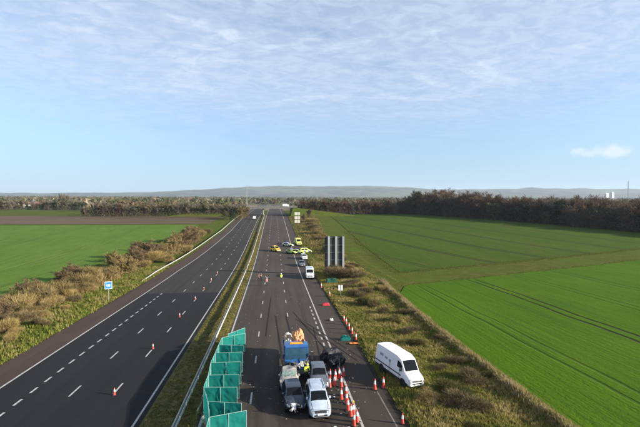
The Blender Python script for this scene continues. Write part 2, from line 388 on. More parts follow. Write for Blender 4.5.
# fields (pixels of the photograph read off as spots on the ground)
sA, sB = P(405, 286), P(640, 260)            # near edge of the grass strip between the two right-hand fields
dirs = (sB-sA).normalized()
fe = lambda y: 22.6 if y < 45 else float(np.interp(y, [45, 75, 100], [22.6, 24.0, 27]))
A2 = sA+dirs*330
near_field = sheet('crop_field', [(22.9, 10), (22.9, 45), (24.2, 75), (sA.x, sA.y), (A2.x, A2.y), (A2.x, 10)], M_CROP, .05)
B1 = P(404, 272); B2 = B1+dirs*330
fA, fB, fC = P(330, 214.5), P(398, 213), P(640, 233)
far_field = sheet('crop_field', [(B1.x-1, B1.y), (fA.x-2, fA.y), (fB.x, fB.y), (fC.x, fC.y), (B2.x, B2.y)], M_CROP2, .05)
l1, l2 = P(0, 229), P(232, 224)
left_field = sheet('crop_field', [(-50, 30), (-50, 130), (-46, 185), (-43, l2.y-4), (-430, l1.y+18), (-430, 30)], M_CROPL, .05)
q1 = P(0, 217)
plough = sheet('ploughed_field', [(-38, l2.y+2), (-430, l1.y+24), (-430, q1.y+30), (-36, q1.y+4)], M_PLOUGH, .05)

# ------------------------------------------------------------------ hills on the skyline
def m_hill():
    g = G('hill_fields_and_woods', .95, .1)
    a = g.noise(.0022, 6, .65); b = g.noise(.006, 4, .6)
    col = g.mix(g.rng(a, .45, .55), (.075, .10, .045), (.045, .045, .030)); col = g.mix(g.rng(b, .5, .65, 0, .7), col, (.14, .12, .075)); return g.done(col)
prof_x = [-200, 0, 110, 160, 200, 235, 280, 330, 370, 400, 440, 480, 540, 600, 640, 850]
prof_y = [194.5, 193.5, 193.3, 192.3, 190.2, 187.3, 186.2, 187.0, 185.6, 187.2, 189.6, 189.0, 188.4, 188.8, 189.2, 190]
mb = MB(); cols = np.arange(-200, 851, 6.); rows = [(5200, 0.), (5700, .22), (6300, .55), (6900, .86), (7400, 1.), (8000, .7)]
pts = []
for d, t in rows:
    for px in cols:
        x, y, _ = ray(px, HOR, d); ridge = CAM_H+(HOR-np.interp(px, prof_x, prof_y))*7400/FOC
        ridge += 16*mnoise.noise(Vector((px*.045, 3.3, 0)))+7*mnoise.noise(Vector((px*.13, 1.3, 0)))
        base = zf(y)-.5; tt = t*(1+.16*mnoise.noise(Vector((px*.05, d*.002, 5.)))*(t < 1))
        pts.append((x, y, base+max(0, ridge-zf(y))*tt))
mb.grid(pts, len(rows), len(cols)); hills = mb.build('hills', m_hill(), smooth=60); hills['kind'] = 'structure'
if hills.data.polygons[10].normal.z < 0: hills.data.flip_normals()

# ------------------------------------------------------------------ rough verges with relief and grass
def verge(name, x0, x1, y0, y1, step, hfun, material):
    ny = int((y1-y0)/step)+1; nx = int((x1-x0)/step)+1; mb = MB(); pts = []
    for y in np.linspace(y0, y1, ny):
        for x in np.linspace(x0, x1, nx): pts.append((x, y, zf(y)+hfun(x, y)))
    mb.grid(pts, ny, nx); o = mb.build(name, material, smooth=180); o['kind'] = 'structure'
    if o.data.polygons[0].normal.z < 0: o.data.flip_normals()
    return o
def edge_fade(x, x0, x1, wd=.6): return max(0., min(1., (x-x0)/wd, (x1-x)/wd))
def rE(y): return min(28.2, fe(y)+.35+max(0, (y-84)*.6))
def h_right(x, y):
    n = .5+.5*mnoise.noise(Vector((x*.45, y*.45, 0))); n2 = .5+.5*mnoise.noise(Vector((x*1.5, y*1.5, 4)))
    h = .16*n+.06*n2+.12*max(0, mnoise.noise(Vector((x*.12, y*.12, 8.))))
    c = fe(y)-1.3+.35*mnoise.noise(Vector((y*.12, 0, 2))); h += .42*math.exp(-((x-c)/.55)**2)*(.75+.5*n)*max(0, min(1, (90-y)/8))
    h -= .10*math.exp(-((x-c+2.2)/.9)**2)
    return .03+max(0, h)*edge_fade(x, 10.3, rE(y))
verge_r = verge('verge', 10.25, 28.3, 14, 140, .42, h_right, M_GRASS)
# the verge sheet must not cover the crop: it is trimmed at the field edge
import bmesh
bm = bmesh.new(); bm.from_mesh(verge_r.data); bmesh.ops.delete(bm, geom=[v for v in bm.verts if v.co.x > rE(v.co.y)+.45], context='VERTS'); bm.to_mesh(verge_r.data); bm.free()
def h_left(x, y):
    n = .5+.5*mnoise.noise(Vector((x*.4, y*.4, 11))); n2 = .5+.5*mnoise.noise(Vector((x*1.6, y*1.6, 14)))
    return .03+(.25*n+.1*n2)*edge_fade(x, -50, -28.9)
verge_l = verge('verge', -50, -28.8, 24, 112, .6, h_left, M_GRASS)
def h_mid(x, y): return .015+.10*(.5+.5*mnoise.noise(Vector((x*1.2, y*.6, 21))))*edge_fade(x, -10.15, -6.0, .4)
M_MID = mat('reserve_grass', (.055, .055, .020), .95, .1, col2=(.12, .10, .042), scale=1.5, bump=.08)
mid = verge('central_reserve', -10.18, -5.97, 14, 330, .6, h_mid, M_MID)

M_BLADE = mat('grass_blades', (1, 1, 1), .85, .15, var=.12, scale=.6, translucent=.35, attr='tint')
def tufts(name, n, xr, yr, hfun, palette, hmin, hmax, keep=None, wts=None, power=1., wd=.022, blades=7, lean=.55, label='', cat='grass'):
    ys = yr[0]+(yr[1]-yr[0])*rng.random(n)**power; xs_ = xr[0]+(xr[1]-xr[0])*rng.random(n)
    if keep is not None:
        k = np.array([keep(x, y) for x, y in zip(xs_, ys)]); xs_, ys = xs_[k], ys[k]
    n = len(xs_); zs = np.array([zf(y)+hfun(x, y) for x, y in zip(xs_, ys)])
    pal = np.array(palette)
    clump = np.array([.5+.5*mnoise.noise(Vector((x*.28, y*.28, 31)))+.25*mnoise.noise(Vector((x*1.1, y*1.1, 37))) for x, y in zip(xs_, ys)])
    pi = np.clip(((clump*.75+.25*rng.random(n)+.06*rng.standard_normal(n))*len(pal)).astype(int), 0, len(pal)-1)
    hs = (hmin+(hmax-hmin)*rng.random(n)**1.5)*(.7+.6*clump)
    B = blades; N_ = n*B
    ang = rng.random(N_)*2*np.pi; ln = lean*rng.random(N_)+.08; hh = np.repeat(hs, B)*(.6+.5*rng.random(N_))
    bx = np.repeat(xs_, B)+rng.normal(0, .07, N_); by = np.repeat(ys, B)+rng.normal(0, .07, N_); bz = np.repeat(zs, B)-.02
    sc = wd*(1+np.repeat(ys, B)/55.)
    px_, py_ = -np.sin(ang)*sc, np.cos(ang)*sc
    V = np.empty((N_, 3, 3), np.float32)
    V[:, 0] = np.stack([bx-px_, by-py_, bz], 1); V[:, 1] = np.stack([bx+px_, by+py_, bz], 1)
    V[:, 2] = np.stack([bx+np.cos(ang)*ln*hh, by+np.sin(ang)*ln*hh, bz+hh], 1)
    col = np.repeat(pal[pi], B, 0)*(.75+.5*rng.random((N_, 1)))
    o = link(name, soup(name, V.reshape(-1, 3), 3, M_BLADE, col)); return tag(o, label, cat, kind='stuff')
PAL_R = [(.085, .115, .018), (.125, .150, .026), (.20, .195, .045), (.27, .225, .075), (.36, .29, .12), (.40, .32, .16)]
tufts('verge_grass', 36000, (10.2, 24), (24, 120), h_right, PAL_R, .12, .38, lambda x, y: x < fe(y)-.1 and not (x < 10.9 and y < 60 and random.random() < .5), power=1.5, label='rough tussocky grass on the right verge between shoulder and crop')
tufts('bank_grass', 9000, (19, 27), (22, 90), h_right, [(.20, .16, .075), (.27, .215, .115), (.33, .265, .15)], .22, .60, lambda x, y: abs(x-(fe(y)-1.1)) < .75, power=1.3, label='pale dead grass along the bank at the edge of the crop')
tufts('verge_grass', 15000, (-50, -28.7), (30, 115), h_left, [(.085, .115, .020), (.13, .16, .028), (.20, .20, .045), (.28, .24, .09), (.36, .29, .14)], .18, .6, lambda x, y: x > -36 or random.random() < .5, power=1.2, label='rough green and straw grass on the left verge below the bushes')
tufts('far_verge_grass', 9000, (10.4, 30), (112, 300), lambda x, y: 0., [(.075, .095, .018), (.13, .13, .032), (.20, .16, .055), (.27, .20, .085), (.30, .22, .10)], .3, .9, lambda x, y: x < 13.5+(y-112)*.03 and random.random() < .35 or 13.5 < x < 16+(y-80)*.075, power=1.2, lean=.6, label='tall straw and scrubby grass on the right verge beyond the big sign')
def near_seg(x, y, a, b, wd):
    vx, vy = b[0]-a[0], b[1]-a[1]; t = max(0, min(1, ((x-a[0])*vx+(y-a[1])*vy)/(vx*vx+vy*vy))); return math.hypot(x-a[0]-t*vx, y-a[1]-t*vy) < wd*(.3+.9*(.5+.5*mnoise.noise(Vector((x*.35, y*.35, 51)))))
_m1, _m2, _m3 = ((sA.x, sA.y), (sA.x+dirs.x*110, sA.y+dirs.y*110)), ((B1.x, B1.y), (B1.x+dirs.x*125, B1.y+dirs.y*125)), ((B1.x-1, B1.y), (fA.x-2, fA.y))
tufts('margin_grass', 60000, (20, 150), (70, 200), lambda x, y: .02, [(.09, .135, .014), (.12, .15, .022), (.16, .16, .04), (.20, .17, .06)], .06, .20, lambda x, y: near_seg(x, y, *_m1, 1.6) or near_seg(x, y, *_m2, 2.6) or near_seg(x, y, *_m3, 3.2), blades=9, wd=.022, lean=1.4, label='ragged grass along the margins of the two right-hand crops')
tufts('hedge_undergrowth', 9000, (-49, -34.5), (44, 112), h_left, [(.14, .10, .045), (.20, .14, .055), (.27, .19, .075), (.31, .23, .10), (.16, .16, .05)], .35, 1.15, lambda x, y: abs(x+41.5-1.5*mnoise.noise(Vector((y*.1, 3, 0)))) < 5.2, power=1.1, blades=8, lean=.5, label='tangled dead stems and tall grass beneath the left hedge')
tufts('reserve_grass', 9000, (-10.0, -6.0), (26, 200), h_mid, [(.07, .075, .018), (.14, .13, .030), (.23, .19, .055), (.30, .24, .085)], .08, .22, None, power=1.5, label='thin yellowed grass in the central reserve')

# ------------------------------------------------------------------ trees and bushes
TREES = [0]
BARK = mat('bark', (.055, .045, .036), .95, .1, var=.3, scale=3.)
def limb_points(h, spread, seed, levels=3, n0=6, start=.28):
    """tapered limbs: list of (p, q, r0, r1) and list of tips"""
    rd = random.Random(seed); segs = []; tips = []
    def grow(p, d, ln, r, lv):
        k = 3
        for i in range(k):
            d = (d+Vector((rd.gauss(0, .13), rd.gauss(0, .13), rd.gauss(.05, .08)))).normalized(); q = p+d*ln/k
            segs.append((p, q, r, r*.82)); p = q; r *= .82
            if lv > 0 and i > 0:
                for _ in range(2):
                    a = Vector((rd.gauss(0, 1), rd.gauss(0, 1), rd.gauss(.35, .5))).normalized()
                    grow(p, (d*.6+a*.8).normalized(), ln*rd.uniform(.45, .7), r*.6, lv-1)
        tips.append((p, d))
    p = Vector((0, 0, -.3)); r = h*.022
    top = Vector((rd.gauss(0, .2), rd.gauss(0, .2), h*start)); segs.append((p, top, r*1.25, r))
    for i in range(n0):
        a = 2*math.pi*i/n0+rd.uniform(-.4, .4); u = rd.uniform(.35, 1.3)*spread
        d = Vector((math.cos(a)*u, math.sin(a)*u, rd.uniform(.7, 1.2))).normalized()
        grow(top+Vector((0, 0, rd.uniform(-.08, .12)*h)), d, h*rd.uniform(.32, .45), r*.55, levels-2)
    grow(top, Vector((0, 0, 1)), h*.5, r*.7, levels-2)
    return segs, tips
def make_tree(name, h, spread, seed, cols, n=2400, sl=(.5, 1.3), wd=.07, leaf=False, start=.28, low=False):
    segs, tips = limb_points(h, spread, seed, start=start); rd = np.random.default_rng(seed)
    mb = MB()
    for p, q, a, b in segs: mb.tube(p, q, max(a, .03), max(b, .02), 5, False)
    tm = mb.mesh(name+'_trunk', BARK, smooth=60)
    S = np.array([[*(p.lerp(q, .6)), *((q-p).normalized())] for p, q, a, b in segs[1:]]+[[*p, *d] for p, d in tips]*3)
    S = S[S[:, 2] > h*(start*.7)]
    idx = rd.integers(0, len(S), n); base = S[idx, :3]+rd.normal(0, h*.035, (n, 3))
    if low:
        m = n//4; base[:m] = np.stack([rd.normal(0, h*.16, m), rd.normal(0, h*.16, m), rd.random(m)*h*.45], 1)
    d = S[idx, 3:]*.8+rd.normal(0, .55, (n, 3)); d[:, 2] += .25; d /= np.linalg.norm(d, axis=1)[:, None]
    ln = sl[0]+(sl[1]-sl[0])*rd.random((n, 1)); side = np.cross(d, rd.normal(0, 1, (n, 3))); side /= np.linalg.norm(side, axis=1)[:, None]
    V = np.empty((n, 4, 3))
    if leaf:
        w_ = ln*.45; V[:, 0] = base-side*w_; V[:, 1] = base+d*ln*.5-side*w_*.2; V[:, 2] = base+side*w_; V[:, 3] = base-d*ln*.5+side*w_*.15
    else:
        V[:, 0] = base-side*wd; V[:, 1] = base+side*wd; V[:, 2] = base+d*ln+side*wd*.25+np.array([0, 0, .02]); V[:, 3] = base+d*ln-side*wd*.25
    pal = np.array(cols); cl = rd.integers(0, len(pal), len(S)); cc = pal[cl[idx]]*(.7+.6*rd.random((n, 1)))
    cm = soup(name+'_crown', V.reshape(-1, 3), 4, M_TWIG, cc)
    return tm, cm
M_TWIG = mat('twigs_and_leaves', (1, 1, 1), .9, .1, var=.1, scale=.5, translucent=.15, attr='tint')
BROWN = [(.115, .078, .050), (.095, .062, .043), (.14, .090, .055)]
RED = [(.130, .084, .055), (.105, .070, .049), (.14, .098, .064)]
GREY = [(.16, .14, .10), (.13, .115, .085), (.19, .16, .11)]
OLIVE = [(.085, .090, .038), (.11, .105, .048), (.068, .074, .034)]
DARK = [(.025, .036, .016), (.035, .048, .022), (.046, .052, .026)]
GOLD = [(.20, .15, .055), (.16, .12, .05), (.13, .11, .045)]
VAR = {}
for key, pal, leaf, n in (('brown', BROWN, 0, 2600), ('red', RED, 0, 2600), ('grey', GREY, 0, 2200), ('olive', OLIVE, 1, 1500), ('dark', DARK, 1, 1700), ('gold', GOLD, 1, 1400), ('copper', [(.15, .105, .058), (.125, .090, .052), (.18, .135, .072)], 0, 5200), ('amber', [(.23, .170, .072), (.18, .135, .060), (.26, .205, .095)], 0, 5200)):
    VAR[key] = [make_tree(key+'_tree', 12., .75 if not leaf else .6, 40+13*k+hash_, pal, n, (.35, .8) if leaf else (.7, 1.7), .085, bool(leaf), .22 if leaf else .25, True)
                for k, hash_ in ((0, len(key)), (1, len(key)*7), (2, len(key)*5+2))]
BACK = []
def tree(x, y, h, key, label, group, name='tree', cat='tree', rd=random, wide=1., mass=False):
    tm, cm = VAR[key][rd.randrange(3)]
    s = h/12.*rd.uniform(.92, 1.08)
    if mass:
        BACK.append((tm, cm, x, y, zf(y)-.06, s*wide, s, rd.uniform(0, 6.28))); return
    TREES[0] += 1; o = empty(name, (x, y, zf(y)-.06), (0, 0, rd.uniform(0, 6.28)), label, cat, group); o.scale = (s*wide*rd.uniform(.9, 1.15), s*wide*rd.uniform(.9, 1.15), s)
    link('trunk', tm, o); link('crown', cm, o); return o
rd = random.Random(5)
# the wood behind the right-hand fields
wa, wb = P(392, 213.2), P(640, 232.5); wd_ = (wb-wa); wl = wd_.length; wd_.normalize(); wn = Vector((wd_.y*-1, wd_.x, 0)); wn = wn if wn.y > 0 else -wn
cnt = 0
for row, (dist, step) in enumerate(((2, 3.6), (7, 5.0), (14, 6.5), (24, 8), (38, 10), (60, 13))):
    t = -4.
    while t < wl+34:
        p = wa+wd_*(t+rd.uniform(-1.2, 1.2))+wn*(dist+rd.uniform(-2, 2) if row else dist+rd.uniform(-3.5, 3.5))
        hmax = np.interp(t, [-4, 6, 24, 45, wl*.55, wl+40], [9, 14, 18.5, 17.5, 15.0, 14.5])
        if row == 0: h = hmax*rd.uniform(.45, .95)
        else: h = hmax*rd.uniform(.72, 1.14)
        key = rd.choice(['brown', 'red', 'red', 'brown', 'grey', 'dark'] if row else ['brown', 'red', 'dark', 'olive', 'brown', 'dark'])
        if row: lb = {'brown': 'bare brown tree inside the right wood', 'red': 'bare russet tree inside the right wood', 'grey': 'bare greyish tree inside the right wood', 'dark': 'dark evergreen tree inside the right wood'}[key]
        else: lb = {'brown': 'bare brown tree on the near edge of the right wood', 'red': 'bare russet tree on the near edge of the right wood', 'dark': 'dark ivy-green tree on the near edge of the right wood', 'olive': 'olive green tree on the near edge of the right wood'}[key]
        tree(p.x, p.y, h, key, lb, 'trees of the wood right of the fields', rd=rd, wide=1.15, mass=row > 2)
        t += step*rd.uniform(.8, 1.2)
# trees at the far end of the right-hand field, beside the road
for px in np.arange(299, 396, 3.1):
    for k in range(2):
        p = P(px+rd.uniform(-1.5, 1.5), 214.4-k*.8); key = rd.choice(['brown', 'red', 'grey', 'brown', 'olive'])
        tree(p.x, p.y+k*5, rd.uniform(8.5, 12.0), key, {'brown': 'bare brown tree at the far end of the right field', 'red': 'bare russet tree at the far end of the right field', 'grey': 'bare greyish tree at the far end of the right field', 'olive': 'olive green tree at the far end of the right field'}[key], 'trees at the far end of the right field', rd=rd, mass=k == 1)
# trees beyond the ploughed field on the left
for px in np.arange(84, 246, 3.0):
    for k in range(2):
        p = P(px+rd.uniform(-1.5, 1.5), 216.2-(k*1.6)); key = rd.choice(['grey', 'olive', 'brown', 'olive', 'grey', 'gold', 'grey'])
        h = rd.uniform(6.5, 10.5)*(1 if px > 100 else .7)
        tree(p.x, p.y, h, key, {'brown': 'bare brown tree behind the ploughed field on the left', 'grey': 'bare greyish tree behind the ploughed field on the left', 'olive': 'olive green tree behind the ploughed field on the left', 'dark': 'dark evergreen tree behind the ploughed field on the left', 'gold': 'yellowing tree behind the ploughed field on the left'}[key], 'trees behind the ploughed field', rd=rd, mass=k == 1)
for px in np.arange(-4, 84, 2.6):
    for k in range(2):
        p = P(px+rd.uniform(-1.5, 1.5), 210.0-k*1.6); key = rd.choice(['grey', 'olive', 'brown', 'olive', 'dark', 'grey'])
        tree(p.x, p.y, rd.uniform(6., 11.)*(.6 if 12 < px < 40 and k == 0 else 1), key, {'brown': 'bare brown tree around the far village on the left', 'grey': 'bare greyish tree around the far village on the left', 'olive': 'olive green tree around the far village on the left', 'dark': 'dark evergreen tree around the far village on the left'}[key], 'trees around the far village', rd=rd, mass=k == 1)
for px, py, h, key, lb in ((241, 219, 9.5, 'gold', 'tall yellowing tree beside the left carriageway before the bridge'), (233, 219.5, 8.5, 'dark', 'dark evergreen tree left of the yellowing tree near the bridge'), (225, 220, 6.5, 'olive', 'low olive tree at the corner of the ploughed field by the road'),
                           (246, 217, 7, 'brown', 'brown roadside tree hard against the left end of the bridge'), (304, 221, 5.0, 'brown', 'small brown tree behind the stacked white sign by the right shoulder'), (309, 218, 6.5, 'red', 'russet tree on the right verge beyond the white roadside sign')):
    p = P(px, py); tree(p.x, p.y, h, key, lb, None, rd=rd)
for px, h, lb in ((60, 15, 'tall narrow poplar, leftmost of three above the far left trees'), (63.5, 15.5, 'tall narrow poplar, middle of three above the far left trees'), (67.5, 14.5, 'tall narrow poplar, rightmost of three above the far left trees')):
    p = P(px, 208.5); tree(p.x, p.y, h*1.15, 'grey', lb, None, rd=rd, wide=.35, name='poplar_tree')

Vb, Cb = [], []
for tm, cm, x, y, z, sw, sh_, az in BACK:
    nv = len(cm.vertices); v = np.empty(nv*3, np.float32); cm.vertices.foreach_get('co', v); v = v.reshape(-1, 4, 3)[::2].reshape(-1, 3); c4 = np.empty(nv*4, np.float32); cm.color_attributes[0].data.foreach_get('color', c4); c4 = c4.reshape(-1, 4, 4)[::2, 0, :3]
    ca, sa = math.cos(az), math.sin(az); Vb.append(np.stack([x+(v[:, 0]*ca-v[:, 1]*sa)*sw, y+(v[:, 0]*sa+v[:, 1]*ca)*sw, z+v[:, 2]*sh_], 1)); Cb.append(c4)
tag(link('woodland', soup('woodland', np.concatenate(Vb), 4, M_TWIG, np.concatenate(Cb))), 'crowns massed behind the front rows of the wood and tree lines', 'woodland', kind='stuff')
print('individual trees', TREES[0], 'massed', len(BACK))

# bushes on the left verge
def make_bush(seed, pal, n=6000, h=2.6):
    rd_ = np.random.default_rng(seed); mb = MB(); k = 26
    for i in range(k):
        a = rd_.random()*6.28; u = rd_.random()*.75; b0 = Vector((math.cos(a)*u*.5, math.sin(a)*u*.5, -.1)); b1 = b0+Vector((math.cos(a)*u*1.3, math.sin(a)*u*1.3, h*rd_.uniform(.45, .8)))
        mb.tube(b0, b1, .035, .012, 4, False)
    tm = mb.mesh('bush_stem', BARK, smooth=60)
    lob = rd_.normal(0, .72, (9, 3))*np.array([1, 1, .0])+np.stack([np.zeros(9), np.zeros(9), rd_.uniform(.25, .75, 9)*h], 1)
    li = rd_.integers(0, 9, n); u = rd_.normal(0, 1, (n, 3)); u /= np.linalg.norm(u, axis=1)[:, None]
    base = lob[li]+u*(rd_.random((n, 1))**.6)*np.array([.95, .95, .75]); base[:, 2] = np.clip(base[:, 2], .05, h)
    d = u*.7+rd_.normal(0, .4, (n, 3)); d[:, 2] += .9; d /= np.linalg.norm(d, axis=1)[:, None]; ln = .2+.55*rd_.random((n, 1))
    side = np.cross(d, rd_.normal(0, 1, (n, 3))); side /= np.linalg.norm(side, axis=1)[:, None]; wdt = .007+.013*rd_.random((n, 1))
    V = np.empty((n, 4, 3)); V[:, 0] = base-side*wdt; V[:, 1] = base+side*wdt; V[:, 2] = base+d*ln+side*wdt*.3; V[:, 3] = base+d*ln-side*wdt*.3
    pal = np.array(pal); cc = pal[rd_.integers(0, len(pal), 9)[li]]*(.35+1.0*rd_.random((n, 1)))
    return tm, soup('bush_crown', V.reshape(-1, 3), 4, M_TWIG, cc)
BP = {'orange': [(.22, .162, .068), (.16, .120, .052), (.24, .188, .085)], 'tan': [(.31, .23, .085), (.22, .165, .065), (.34, .26, .12)], 'russet': [(.20, .098, .048), (.16, .088, .045), (.22, .13, .06)], 'green': [(.10, .10, .032), (.075, .085, .026), (.16, .13, .05)], 'scrub': [(.16, .12, .065), (.12, .095, .05), (.20, .16, .085)]}
BV = {k: [make_bush(100+i*11+len(k), v) for i in range(2)] for k, v in BP.items()}
def bush(x, y, h, wd, key, label, group, name='bush', dz=0):
    tm, cm = BV[key][rd.randrange(2)]
    o = empty(name, (x, y, zf(y)+dz), (0, 0, rd.uniform(0, 6.28)), label, 'bush', group); o.scale = (wd/3.0, wd/3.0*rd.uniform(.85, 1.15), h/2.6)
    link('stem', tm, o); link('crown', cm, o)
pl = [(8, 318, 2.2, 'green'), (2, 334, 1.8, 'tan'), (14, 325, 1.9, 'scrub'), (22, 312, 2.6, 'tan'), (30, 318, 2.2, 'tan'), (32, 304, 2.9, 'orange'), (42, 310, 2.6, 'tan'), (50, 300, 3.1, 'orange'), (56, 306, 2.4, 'tan'), (64, 296, 3.2, 'orange'), (72, 300, 2.4, 'tan'),
      (80, 290, 3.1, 'orange'), (88, 293, 2.3, 'tan'), (92, 284, 3.4, 'tan'), (62, 286, 2.6, 'russet'), (78, 281, 2.8, 'russet'), (102, 280, 3.0, 'orange'), (112, 281, 2.6, 'orange'), (116, 275, 3.6, 'orange'), (124, 272, 3.9, 'orange'), (130, 274, 2.8, 'orange'),
      (136, 268, 3.8, 'russet'), (143, 262, 4.6, 'russet'), (149, 260, 4.8, 'russet'), (139, 259, 3.8, 'russet'), (146, 268, 2.4, 'tan'), (155, 262, 3.3, 'tan'), (163, 258, 3.4, 'orange'), (170, 255, 4.2, 'orange'), (176, 253, 4.4, 'orange'), (181, 249, 4.6, 'russet'), (187, 247, 5.2, 'russet'), (192, 243, 4.6, 'russet'), (196, 241, 4.0, 'orange'), (167, 262, 2.0, 'tan'), (185, 252, 2.4, 'tan'), (20, 336, 1.3, 'tan'), (6, 344, 1.2, 'tan'), (34, 327, 1.2, 'scrub'), (48, 318, 1.3, 'tan'), (62, 311, 1.2, 'tan'), (76, 303, 1.2, 'scrub'), (12, 306, 2.2, 'green'), (4, 312, 2.4, 'scrub'), (2, 322, 2., 'russet'), (24, 300, 2.4, 'russet'), (40, 294, 2.5, 'russet'), (200, 237, 3.2, 'tan'), (206, 234, 2.6, 'scrub')]
blab = {'green': 'low green bush', 'tan': 'straw-coloured bare bush', 'orange': 'orange-brown bare bush', 'russet': 'dark russet bare bush', 'scrub': 'dull brown scrub bush'}
for x, y, h, k in pl:
    h *= rd.uniform(.75, 1.15); p = P(x, y)
    if k == 'russet' or (k == 'orange' and x > 110):
        tree(p.x, p.y, h*1.35, 'copper' if k == 'russet' else 'amber', {'russet': 'dark russet bare small tree in the left verge hedge', 'orange': 'amber twiggy small tree in the left verge hedge'}[k], 'small trees along the left verge', name='small_tree', rd=rd, wide=1.25); continue
    bush(p.x+rd.uniform(-.8, .8), p.y, h, h*rd.uniform(1.2, 1.7), k, blab[k]+' in the left verge hedge', 'bushes along the left verge', dz=.1)
# scrub on the right verge
for px, py, h, k in ((352, 278, 1.5, 'scrub'), (358, 284, 1.6, 'scrub'), (364, 290, 1.4, 'tan'), (349, 289, 1.3, 'scrub'), (356, 297, 1.2, 'scrub'), (371, 297, 1.3, 'scrub'), (378, 304, 1.3, 'scrub'), (386, 310, 1.1, 'scrub'), (345, 272, 1.6, 'tan'), (330, 276.5, 2.2, 'scrub'), (336, 277.5, 2.4, 'tan'), (340, 277, 2.2, 'scrub'), (344, 278, 2., 'scrub'), (340, 262, 1.8, 'scrub'), (334, 254, 2., 'scrub'), (327, 247, 2., 'tan'), (322, 240, 2., 'scrub'), (317, 234, 2.2, 'tan'), (313, 229, 2.2, 'scrub'), (337, 257, 1.7, 'tan'), (331, 250, 1.9, 'scrub'), (325, 243.5, 2., 'scrub'), (320, 237, 2.1, 'tan'), (315, 231, 2.2, 'scrub'), (310, 225.5, 2.4, 'scrub'), (307, 222.5, 2.6, 'tan'), (328, 243, 1.6, 'green'), (343, 267, 1.6, 'scrub'), (348, 274, 1.4, 'scrub'), (355, 290, 1.3, 'tan'), (361, 299, 1.2, 'scrub'), (368, 306, 1.1, 'green'), (392, 318, 1.1, 'scrub'), (399, 325, 1., 'green'), (407, 331, 1.1, 'scrub'), (414, 340, 1., 'scrub'), (424, 350, 1.1, 'green'), (436, 362, 1., 'scrub'), (449, 374, 1., 'green'), (432, 380, .9, 'scrub'), (446, 396, .9, 'green'), (462, 388, 1., 'scrub'), (478, 404, .9, 'scrub'), (428, 404, .8, 'tan'), (468, 418, .9, 'green')):
    p = P(px, py); h *= rd.uniform(.55, 1.25); p.x = min(max(11.6, p.x+rd.gauss(0, 1.5)), fe(p.y)-1.5); p.y += rd.gauss(0, 1.5)
    if (p.xy-Vector((12.0, 37.75))).length < 4.2: p.x += 4.5
    bush(p.x, p.y, h, h*rd.uniform(1.3, 2.6), k, {'scrub': 'brown scrub clump', 'tan': 'straw-coloured scrub clump', 'green': 'green bramble clump'}[k]+' on the right verge', 'scrub clumps on the right verge', name='scrub_bush', dz=.08)

# hedgerows and copses far beyond: nobody could count them
k = 5200; ds_ = 380*(4600/380)**rng.random(k); bands = np.round(np.log(ds_/380)*7+rng.normal(0, .13, k))/7; ds_ = np.where(rng.random(k) < .75, 380*np.exp(bands)+rng.normal(0, 8, k), ds_)
pxs = -40+720*rng.random(k); Vs = []; Cs = []
palf = np.array(BROWN[:2]+GREY+OLIVE+OLIVE+DARK[2:]+[(.07, .075, .035)])
for d, px in zip(ds_, pxs):
    x, y, _ = ray(px, HOR, d); z = zf(y)
    if -40 < x < 25 and y < 700: continue
    if px < 90 and d < 520: continue
    s = rng.uniform(5, 10); m = 22; u = rng.normal(0, 1, (m, 3)); u /= np.linalg.norm(u, axis=1)[:, None]
    c = np.array([x, y, z+s*.5])+u*np.array([s*.5, s*.5, s*.48])
    tri = c[:, None, :]+rng.normal(0, s*.2, (m, 3, 3)); tri[:, :, 2] = np.maximum(tri[:, :, 2], z-.5)
    Vs.append(tri.reshape(-1, 3)); Cs.append(palf[rng.integers(len(palf))]*(.75+.5*rng.random((m, 1))))
tag(link('far_woodland', soup('far_woodland', np.concatenate(Vs), 3, M_TWIG, np.concatenate(Cs))), 'far hedgerows and copses spread over the plain below the hills', 'woodland', kind='stuff')

# ------------------------------------------------------------------ crash barriers
STEEL = mat('galvanised_steel', (.42, .42, .40), .5, .5, metal=.35, var=.25, scale=2.)
STEEL_D = mat('dull_steel', (.24, .235, .22), .6, .4, metal=.3, var=.25, scale=2.)
post_me = MB().box((0, 0, .32), (.10, .06, .74)).mesh('post', STEEL_D)
def rail_mesh(xf, y0, y1, step, z0, ramp, double=False):
    mb = MB(); prof = [(.0, -.15), (.07, -.10), (.07, -.05), (.0, -.02), (.0, .02), (.07, .05), (.07, .10), (.0, .15)]
    ys = np.arange(y0, y1+.01, step); n = len(prof)
    for side in ((-1, 1) if double else (1,)):
        pts = []
        for y in ys:
            zz = z0 if not ramp else z0*min(1, .12+(y-y0)/14.)
            for a, b in prof: pts.append((xf(y)+side*(.09+a), y, zf(y)+zz+b))
        mb.grid(pts, len(ys), n)
    return mb.mesh('rail', STEEL, smooth=50)
def barrier(xf, y0, y1, z0, ramp, label, pstep, double=False):
    o = empty('crash_barrier', (0, 0, 0), (0, 0, 0), label, 'barrier')
    # rails 30 m long each, posts on their own
    y = y0
    while y < y1:
        link('rail', rail_mesh(xf, y, min(y1, y+30), 2.5, z0, ramp and y == y0, double), o); y += 30
    for y in np.arange(y0+1, y1, pstep):
        zz = 0 if not (ramp and y < y0+12) else -.45*(1-(y-y0)/12)
        link('post', post_me, o, (xf(y), y, zf(y)+zz))
barrier(lambda y: -7.25, 16, 316, .62, False, 'long steel crash barrier along the central reserve', 3.2, True)
barrier(lambda y: ledge(y)-.9, 91, 311, .58, True, 'steel crash barrier with ramped end along the left verge', 4.)

